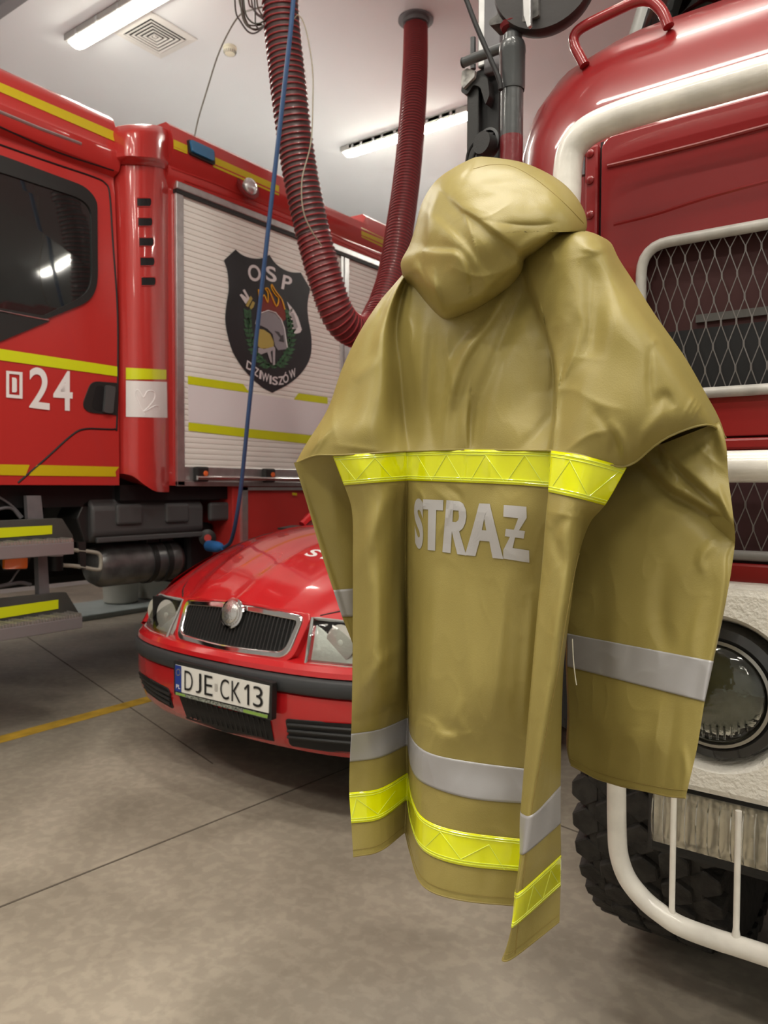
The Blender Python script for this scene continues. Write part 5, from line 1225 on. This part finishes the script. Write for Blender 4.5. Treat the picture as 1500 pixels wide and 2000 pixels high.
    man_cr = [
      ('s', [(790,560),(776,640),(772,740),(775,880)], -.005, 7), ('r', [(742,640),(752,720),(758,860)], .006, 14), ('v', [(757,575),(745,592),(742,620)], -.005, 7),
      ('r', [(690,745),(715,720),(735,700)], .006, 13), ('v', [(652,782),(650,830),(660,870)], .004, 6), ('v', [(650,868),(700,875),(740,880)], .004, 6),
      ('r', [(1003,545),(960,620),(905,700),(875,800),(868,878)], .013, 11), ('r', [(1030,560),(985,660),(940,780),(925,878)], -.011, 15),
      ('s', [(935,640),(885,700),(872,770)], -.009, 5), ('r', [(870,650),(882,740),(890,790)], .004, 7), ('s', [(918,770),(914,830),(915,880)], .009, 4),
      ('r', [(830,600),(822,700),(812,830)], .007, 12), ('r', [(845,640),(838,760),(845,870)], -.006, 10), ('v', [(795,615),(805,650),(800,700)], .004, 5),
      ('r', [(1145,500),(1160,590),(1150,700)], -.022, 26), ('r', [(1110,600),(1075,720),(1040,830)], .008, 22), ('r', [(1125,590),(1140,640),(1110,720)], .007, 14),
      ('s', [(1066,640),(1078,700),(1084,762)], .012, 7), ('s', [(1092,758),(1086,810),(1080,880)], .012, 6), ('v', [(1094,758),(1122,690)], .006, 6),
      ('r', [(1015,880),(1045,850),(1080,810)], -.005, 12), ('r', [(1135,483),(1160,488),(1182,485)], .006, 8), ('v', [(1075,487),(1082,505),(1070,520)], .005, 6),
      ('r', [(1270,675),(1268,740),(1272,790)], -.004, 6), ('r', [(1270,675),(1285,662),(1300,680)], .003, 6),
      ('v', [(1370,770),(1345,815),(1322,857)], .0035, 3.0), ('v', [(1377,777),(1352,818),(1331,852)], .0035, 3.0), ('v', [(1362,765),(1338,808),(1313,860)], .0035, 3.0),
      ('r', [(1225,905),(1215,860),(1185,820)], .009, 10), ('r', [(1240,885),(1262,845),(1300,800)], .006, 12), ('r', [(1195,890),(1200,850),(1160,800)], -.007, 12), ('r', [(1280,790),(1300,775),(1315,800)], -.006, 12),
      ('v', [(1100,885),(1150,850),(1200,840)], .004, 8), ('v', [(1120,760),(1175,790),(1220,800)], .003, 8),
      ('r', [(590,890),(625,860),(650,835)], .004, 7), ('v', [(600,893),(618,868),(628,840)], .003, 4), ('v', [(612,890),(628,868),(638,846)], .003, 4)]
    GM = crease(GM, man_cr); GM = wrinkle(GM, .0045, (8, 8, 4), 11.7, .0005)
    mesh_grid(GM, 'coat_yoke', COATM, T, back=lens(GM, .15), merge=.0002)
    MB().tube([Vector(p) for p in lift(GM[0:1], .0006)[0][::3]], .0016, 6).build('yoke_seam', COATM, T, smooth=True)
    # ---------- right sleeve
    def cols(l, r, bul=.018):
        (x0, y0, d0), (x1, y1, d1) = l, r; out = []
        for u in (0, .2, .4, .6, .8, 1):
            out.append(atD(x0+(x1-x0)*u, y0+(y1-y0)*u, d0+(d1-d0)*u-bul*math.sin(math.pi*u)))
        return out
    S = [cols((1235,890,1.13),(1404,824,1.02)), cols((1222,915,1.14),(1419,862,1.015)), cols((1180,960,1.155),(1422,930,1.01)), cols((1140,1015,1.165),(1430,990,1.0)), cols((1115,1080,1.17),(1437,1052,.99)), cols((1108,1150,1.17),(1427,1125,.98)), cols((1106,1200,1.17),(1411,1212,.975)),
         cols((1108,1236,1.17),(1393,1293,.97)), cols((1108,1301,1.168),(1376,1371,.965)), cols((1112,1400,1.165),(1362,1460,.96)),
         [atD(*p) for p in ((1109,1470,1.162),(1165,1500,1.12),(1215,1514,1.075),(1265,1524,1.03),(1312,1530,.985),(1345,1533,.958))],
         [atD(*p) for p in ((1115,1494,1.162),(1165,1521,1.122),(1215,1536,1.078),(1262,1545,1.033),(1308,1556,.988),(1339,1558,.957))]]
    GS, rs, _ = dense(S, .0018, .0025, su=4, sv=3.5)
    GS = crease(GS, [('s', [(1285,866),(1321,907),(1367,949),(1407,987),(1431,1035),(1436,1056)], -.016, 6), ('s', [(1245,888),(1280,925),(1313,957),(1340,971),(1417,1021),(1434,1054)], -.018, 6),
      ('r', [(1295,880),(1310,915),(1330,935)], .010, 9), ('v', [(1345,850),(1380,890),(1418,920)], .004, 9), ('r', [(1400,830),(1410,860),(1418,900)], .010, 12), ('r', [(1385,870),(1360,890),(1340,880)], .004, 10), ('r', [(1405,950),(1415,990),(1430,1030)], .006, 7),
      ('s', [(1432,1060),(1420,1088),(1418,1140),(1405,1230),(1390,1300),(1372,1400)], .005, 3), ('r', [(1395,1060),(1370,1090),(1375,1120)], .005, 10), ('r', [(1300,1100),(1290,1200),(1310,1280)], -.006, 20),
      ('r', [(1380,1170),(1360,1220),(1350,1290)], .004, 12), ('r', [(1210,1060),(1200,1200),(1205,1400)], .005, 24), ('r', [(1320,1380),(1310,1450),(1300,1540)], -.004, 12), ('r', [(1335,1460),(1340,1510),(1330,1555)], .006, 8), ('v', [(1290,1380),(1275,1480)], .003, 8),
      ('r', [(1240,1420),(1235,1500)], .004, 20)])
    GS = wrinkle(GS, .004, (8, 8, 5), 21.3, .0008)
    sl = mesh_grid(GS, 'right_sleeve', COATM, T, back=lens(GS, .10), merge=.0002)
    band(GS, rs[7], rs[8], 'sleeve_tape', SILV, sl, label='silver grey reflective tape around the cuff')
    MB().tube([Vector(p) for p in GS[-1][::2]], .0013, 6).build('sleeve_hem', COATD, sl, smooth=True)
    MB().tube([Vector(p) for p in lift(GS[-5:-4], .001)[0][::2]], .0004, 4).build('sleeve_stitching', STITCH, sl)
    # ---------- left sleeve
    Lf = [cols((574,904,1.37),(655,880,1.34),.004), cols((583,930,1.375),(682,925,1.37),.004), cols((600,985,1.38),(700,985,1.39),.004), cols((622,1062,1.38),(706,1060,1.40),.004), cols((640,1120,1.38),(708,1118,1.40),.004), cols((651,1153,1.38),(708,1148,1.40),.004), cols((668,1205,1.38),(710,1203,1.40),.004), cols((687,1252,1.38),(712,1252,1.40),.004), cols((700,1290,1.39),(714,1290,1.40),.002)]
    GL_, rl, _ = dense(Lf, sv=1.6)
    GL_ = crease(GL_, [('s', [(586,915),(606,985),(630,1062),(655,1140),(680,1215)], .004, 3), ('r', [(600,900),(640,890),(665,900)], .006, 8), ('r', [(640,950),(660,1040)], .004, 14)])
    ll = mesh_grid(GL_, 'left_sleeve', COATM, T, back=lens(GL_, .05), merge=.0002)
    band(GL_, rl[5], rl[6], 'sleeve_tape', SILV, ll, label='silver grey reflective tape on the far cuff')
    # ---------- hood: a star-shaped shell
    out = [(935,306),(975,309),(1020,317),(1060,333),(1095,354),(1120,378),(1138,405),(1146,430),(1144,450),(1128,452),(1106,449),(1078,468),(1050,488),(1026,503),(1018,532),(990,563),(945,593),(905,611),(872,619),(850,600),(830,574),(806,545),(788,533),(783,512),(800,478),(812,440),(822,402),(838,370),(858,347),(884,329),(910,315)]
    oc = [tuple(p[:2]) for p in smooth_path([(x, y, 0) for x, y in out], 7, True)]
    ctr = (950, 455)
    cp = [(935,310,1.255),(1060,340,1.18),(1138,425,1.13),(1000,400,1.105),(900,400,1.16),(870,470,1.15),(960,480,1.085),(850,560,1.165),(870,612,1.18),(940,560,1.13),(795,515,1.27),(830,400,1.27),(1025,490,1.11),(1085,400,1.095),(1110,440,1.10),(990,330,1.20),(880,350,1.23),(985,545,1.13)]
    A = np.array(cp); X = A[:, :2]/100; n = len(A)
    def U(r): return np.where(r > 1e-9, r*r*np.log(r+1e-12), 0)
    K = U(np.linalg.norm(X[:, None]-X[None], axis=2))+np.eye(n)*.15; Pm = np.c_[np.ones(n), X]
    Mx = np.block([[K, Pm], [Pm.T, np.zeros((3, 3))]]); sol = np.linalg.solve(Mx, np.r_[A[:, 2], 0, 0, 0])
    def dep(x, y):
        q = np.array([x, y])/100; return float(U(np.linalg.norm(X-q, axis=1))@sol[:n]+sol[n]+q@sol[n+1:])
    NR = 60; H = []
    for k in range(NR+1):
        t = k/NR; row = []
        for (x, y) in oc:
            px = ctr[0]+(x-ctr[0])*t; py = ctr[1]+(y-ctr[1])*t
            roll = .045*max(0, (t-.80)/.20)**2.6
            row.append(list(atD(px, py, dep(px, py)+roll)))
        H.append(row)
    H = np.array(H)
    H = crease(H, [('s', [(856,362),(836,410),(831,455),(828,484)], -.012, 5), ('s', [(806,492),(830,487),(862,489),(893,493),(912,520),(917,556)], .008, 5), ('v', [(845,365),(826,420),(808,480)], -.008, 6),
      ('s', [(872,382),(900,408),(930,427),(975,462),(1022,498)], -.009, 5), ('s', [(846,420),(885,455),(917,488),(945,530),(962,560)], .007, 6), ('v', [(930,427),(985,436),(1040,440),(1085,436)], -.005, 7),
      ('s', [(851,535),(858,570),(873,618)], .005, 3), ('r', [(905,350),(960,370),(1010,380)], .004, 16), ('v', [(900,400),(925,470),(935,520)], .006, 6), ('v', [(1000,395),(960,420),(930,427)], .004, 6),
      ('r', [(800,505),(825,540),(850,580)], .003, 10), ('v', [(815,500),(832,545),(848,590)], -.006, 5), ('s', [(1030,505),(990,535),(960,560),(945,590)], .006, 5),
      ('v', [(925,312),(918,330),(905,345)], -.005, 4), ('r', [(1080,460),(1040,470),(1000,500)], .006, 12), ('v', [(880,520),(930,540),(980,530)], .004, 8)])
    H = wrinkle(H, .006, (9, 9, 9), 33.3, .0008)
    mb = MB(); mb.grid([[Vector(p) for p in r] for r in H], wrap=True)
    back_ = []
    edge = H[-1]
    for t, off in ((1, 0), (.97, .06), (.8, .085), (.4, .10), (0.0, .105)):
        back_.append([Vector(p)*t+Vector(edge.mean(0))*(1-t)+Fh*off for p in edge])
    mb.grid(back_, wrap=True)
    hd = mb.build('hood', COATM, T, smooth=True, merge=.0002, angle=70)
    bh = bvh_of([hd])
    for q in (((924,330),(960,322),(1000,325),(1045,349),(1095,390),(1140,436)),):
        sp = smooth_path([(x, y, 0) for x, y in q], 10)
        MB().tube([p for p in [onto(bh, v.x, v.y, .0005) for v in sp] if p], .0005, 5).build('hood_stitching', STITCH, hd)
    # loose thread by the sleeve
    MB().tube([atD(x, y, 1.05) for x, y in ((1118,1248),(1120,1290),(1124,1325),(1126,1338))], .0008, 5, sub=4).build('loose_thread', colored('thread', (.75, .72, .6)), T)
    # hanger that carries it, hooked on the mirror pole of the old truck
    a = atD(960, 520, 1.30); b = atY(1001, 400, 1.60)
    h = thing('coat_hanger', 'hanger hook holding the khaki coat to the pole, hidden behind the hood', 'coat hanger', tuple(a))
    hk = [a, a+Vector((0, .02, .08)), Vector((b.x, 1.56, b.z-.05)), Vector((b.x-.03, 1.60, b.z-.0)), Vector((b.x-.02, 1.65, b.z+.02)), Vector((b.x+.03, 1.65, b.z+.02)), Vector((b.x+.035, 1.60, b.z+.0))]
    MB().tube(hk, .003, 8, sub=4).build('hook', STEEL, h, smooth=True)
    MB().tube([atD(830, 560, 1.42), atD(880, 530, 1.37), a, atD(1080, 520, 1.20), atD(1140, 540, 1.15)], .009, 10, sub=4).build('hanger_bar', STEEL, h, smooth=True)
coat()
# ================================================================ exhaust hose, cords and wires
def hoses():
    def hose(path, r, name, pitch, m1, m2, T, sub=14, gap=.5):
        P = smooth_path(path, sub)
        # resample evenly
        L_ = [0]
        for a, b in zip(P[:-1], P[1:]): L_.append(L_[-1]+(b-a).length)
        tot = L_[-1]; n = int(tot/pitch*6); xs = np.linspace(0, tot, n)
        A = np.array([list(p) for p in P]); Q = [Vector([float(np.interp(x, L_, A[:, k])) for k in range(3)]) for x in xs]
        MB().tube(Q, [r*(.95 if i % 6 in (1, 2, 3) else .985) for i in range(len(Q))], 28).build(name+'_skin', m2, T, smooth=True)
        # the helical rib
        hp = []; turns = tot/pitch; N = int(turns*18); prev = None
        for i in range(N+1):
            s = tot*i/N; c = Vector([float(np.interp(s, L_, A[:, k])) for k in range(3)]); c2 = Vector([float(np.interp(min(s+.02, tot), L_, A[:, k])) for k in range(3)])
            c1 = Vector([float(np.interp(max(s-.02, 0), L_, A[:, k])) for k in range(3)])
            t = (c2-c1).normalized()
            nx = (Vector((1, 0, 0)) - t*t.x).normalized() if prev is None else (prev-t*prev.dot(t)).normalized(); prev = nx
            ny = t.cross(nx); a = 2*math.pi*i/18; hp.append(c+(nx*math.cos(a)+ny*math.sin(a))*(r*1.0))
        MB().tube(hp, pitch*.15, 6).build(name+'_rib', m1, T, smooth=True)
    f = atZ(812, 38, CEIL)
    T = thing('exhaust_hose', 'long ribbed red exhaust hose hanging from the ceiling in a loop behind the coat', 'hose', (f.x, f.y, CEIL))
    # path: from the ceiling flange down the rear run, through the bend, up the front run
    D2 = depth(f)
    rear = [f, atD(812, 60, D2-.0), atD(810, 150, 5.15), atD(803, 260, 4.95), atD(793, 360, 4.8), atD(780, 450, 4.65), atD(765, 540, 4.5), atD(745, 605, 4.35)]
    bend = [atD(722, 645, 4.2), atD(690, 645, 4.05), atD(660, 615, 3.95)]
    front = [atD(634, 540, 3.9), atD(612, 460, 3.88), atD(594, 380, 3.86), atD(580, 300, 3.84), atD(568, 210, 3.8), atD(558, 120, 3.78), atD(550, 40, 3.75), atD(546, -30, 3.72), atD(544, -160, 3.7)]
    r = .086
    hose(rear, .083, 'rear_hose', .0250, HOSER, HOSED2, T)
    hose([rear[-1]]+bend+front[:2], .087, 'bend_hose', .0262, HOSER, HOSED2, T)
    hose(front[1:], .087, 'front_hose', .0270, HOSER, HOSED, T)
    p = Vector((f.x, f.y, CEIL))
    MB().lathe([(.085, 0), (.125, 0), (.125, -.012), (.095, -.016), (.093, -.04), (.085, -.04)], p, (0, 0, 1), 36).build('ceiling_flange', GREYM, T, smooth=True)
    tp = front[-1]
    MB().cyl((tp.x, tp.y, tp.z-.02), (tp.x, tp.y, CEIL), .095).build('suspension_collar', GREYM, T)
    # blue cord from above to the plug on the engine
    e = L(450, 1068, -.02)
    B = thing('blue_cord', 'thin blue charging cord running from above down to the fire engine', 'cord', tuple(e))
    pts = [atD(578, -160, 3.45), atD(573, 0, 3.5), atD(552, 200, 3.6), atD(527, 420, 3.72), atD(505, 620, 3.85), atD(486, 800, 3.97), atD(472, 940, 4.1), atD(462, 1010, 4.2), atD(452, 1055, 4.35), atD(440, 1068, 4.5), atD(424, 1072, 4.6)]
    tt = pts[0]; MB().tube([Vector((tt.x, tt.y, CEIL))]+pts, .011, 8, sub=6).build('cord', BLUEH, B, smooth=True)
    c0, c1 = atD(436, 1070, 4.52), atD(408, 1066, 4.66)
    MB().lathe([(0, 0), (.015, 0), (.02, .03), (.03, .05), (.034, .1), (.034, (c1-c0).length), (0, (c1-c0).length)], c0, (c1-c0), 20).build('plug', BLUEC, B, smooth=True)
    # thin hanging wires
    W = thing('hanging_wire', 'thin grey wire arching over to the roof of the fire engine left of the hose', 'wire', tuple(atD(380, 268, 4.45)))
    MB().tube([atD(520, 12, 3.75), atD(495, 18, 3.85), atD(470, 28, 4.0), atD(448, 60, 4.1), atD(425, 110, 4.2), atD(403, 180, 4.3), atD(388, 230, 4.36), atD(380, 266, 4.38)], .0042, 6, sub=5).build('wire', colored('wire_grey', (.20, .19, .16)), W, smooth=True)
    W2 = thing('loose_wire', 'thin beige wire falling in an arc along the front run of the hose', 'wire', tuple(atD(600, 200, 3.6)))
    MB().tube([atD(572, 40, 3.62), atD(584, 30, 3.6), atD(598, 60, 3.6), atD(610, 130, 3.6), atD(611, 200, 3.6), atD(607, 280, 3.6), atD(590, 350, 3.6), atD(592, 410, 3.62), atD(608, 450, 3.65), atD(628, 480, 3.7)], .0032, 6, sub=5).build('wire', colored('wire_beige', (.30, .27, .20)), W2, smooth=True)
    K = thing('wire_bundle', 'tangled coil of dark wires at the top edge beside the hose', 'wires', tuple(atD(500, 0, 3.72)))
    loops = [((458, -40), (460, 20), (470, 42), (485, 62), (500, 64), (520, 48)), ((466, -40), (470, 10), (476, 40), (488, 54), (505, 56), (522, 44)), ((470, -40), (474, 14), (482, 44), (496, 58), (514, 54)), ((474, -40), (478, 20), (490, 42), (505, 46), (520, 38)),
             ((490, -40), (492, 8), (500, 26), (510, 34), (518, 40)), ((500, -40), (502, 6), (508, 24), (516, 34)), ((496, -30), (498, 20), (499, 46), (506, 58)), ((464, -40), (468, 4), (474, 24), (480, 44), (492, 50), (512, 48)), ((482, -40), (486, 6), (494, 16), (504, 28), (520, 36))]
    for k, q in enumerate(loops):
        MB().tube([atD(x, y, 3.72+.01*(k % 3)) for x, y in q], .0042, 6, sub=5).build('wire', colored('wire_dark%d' % k, (.04+.015*(k % 3), .03+.01*(k % 2), .03)), K, smooth=True)
hoses()
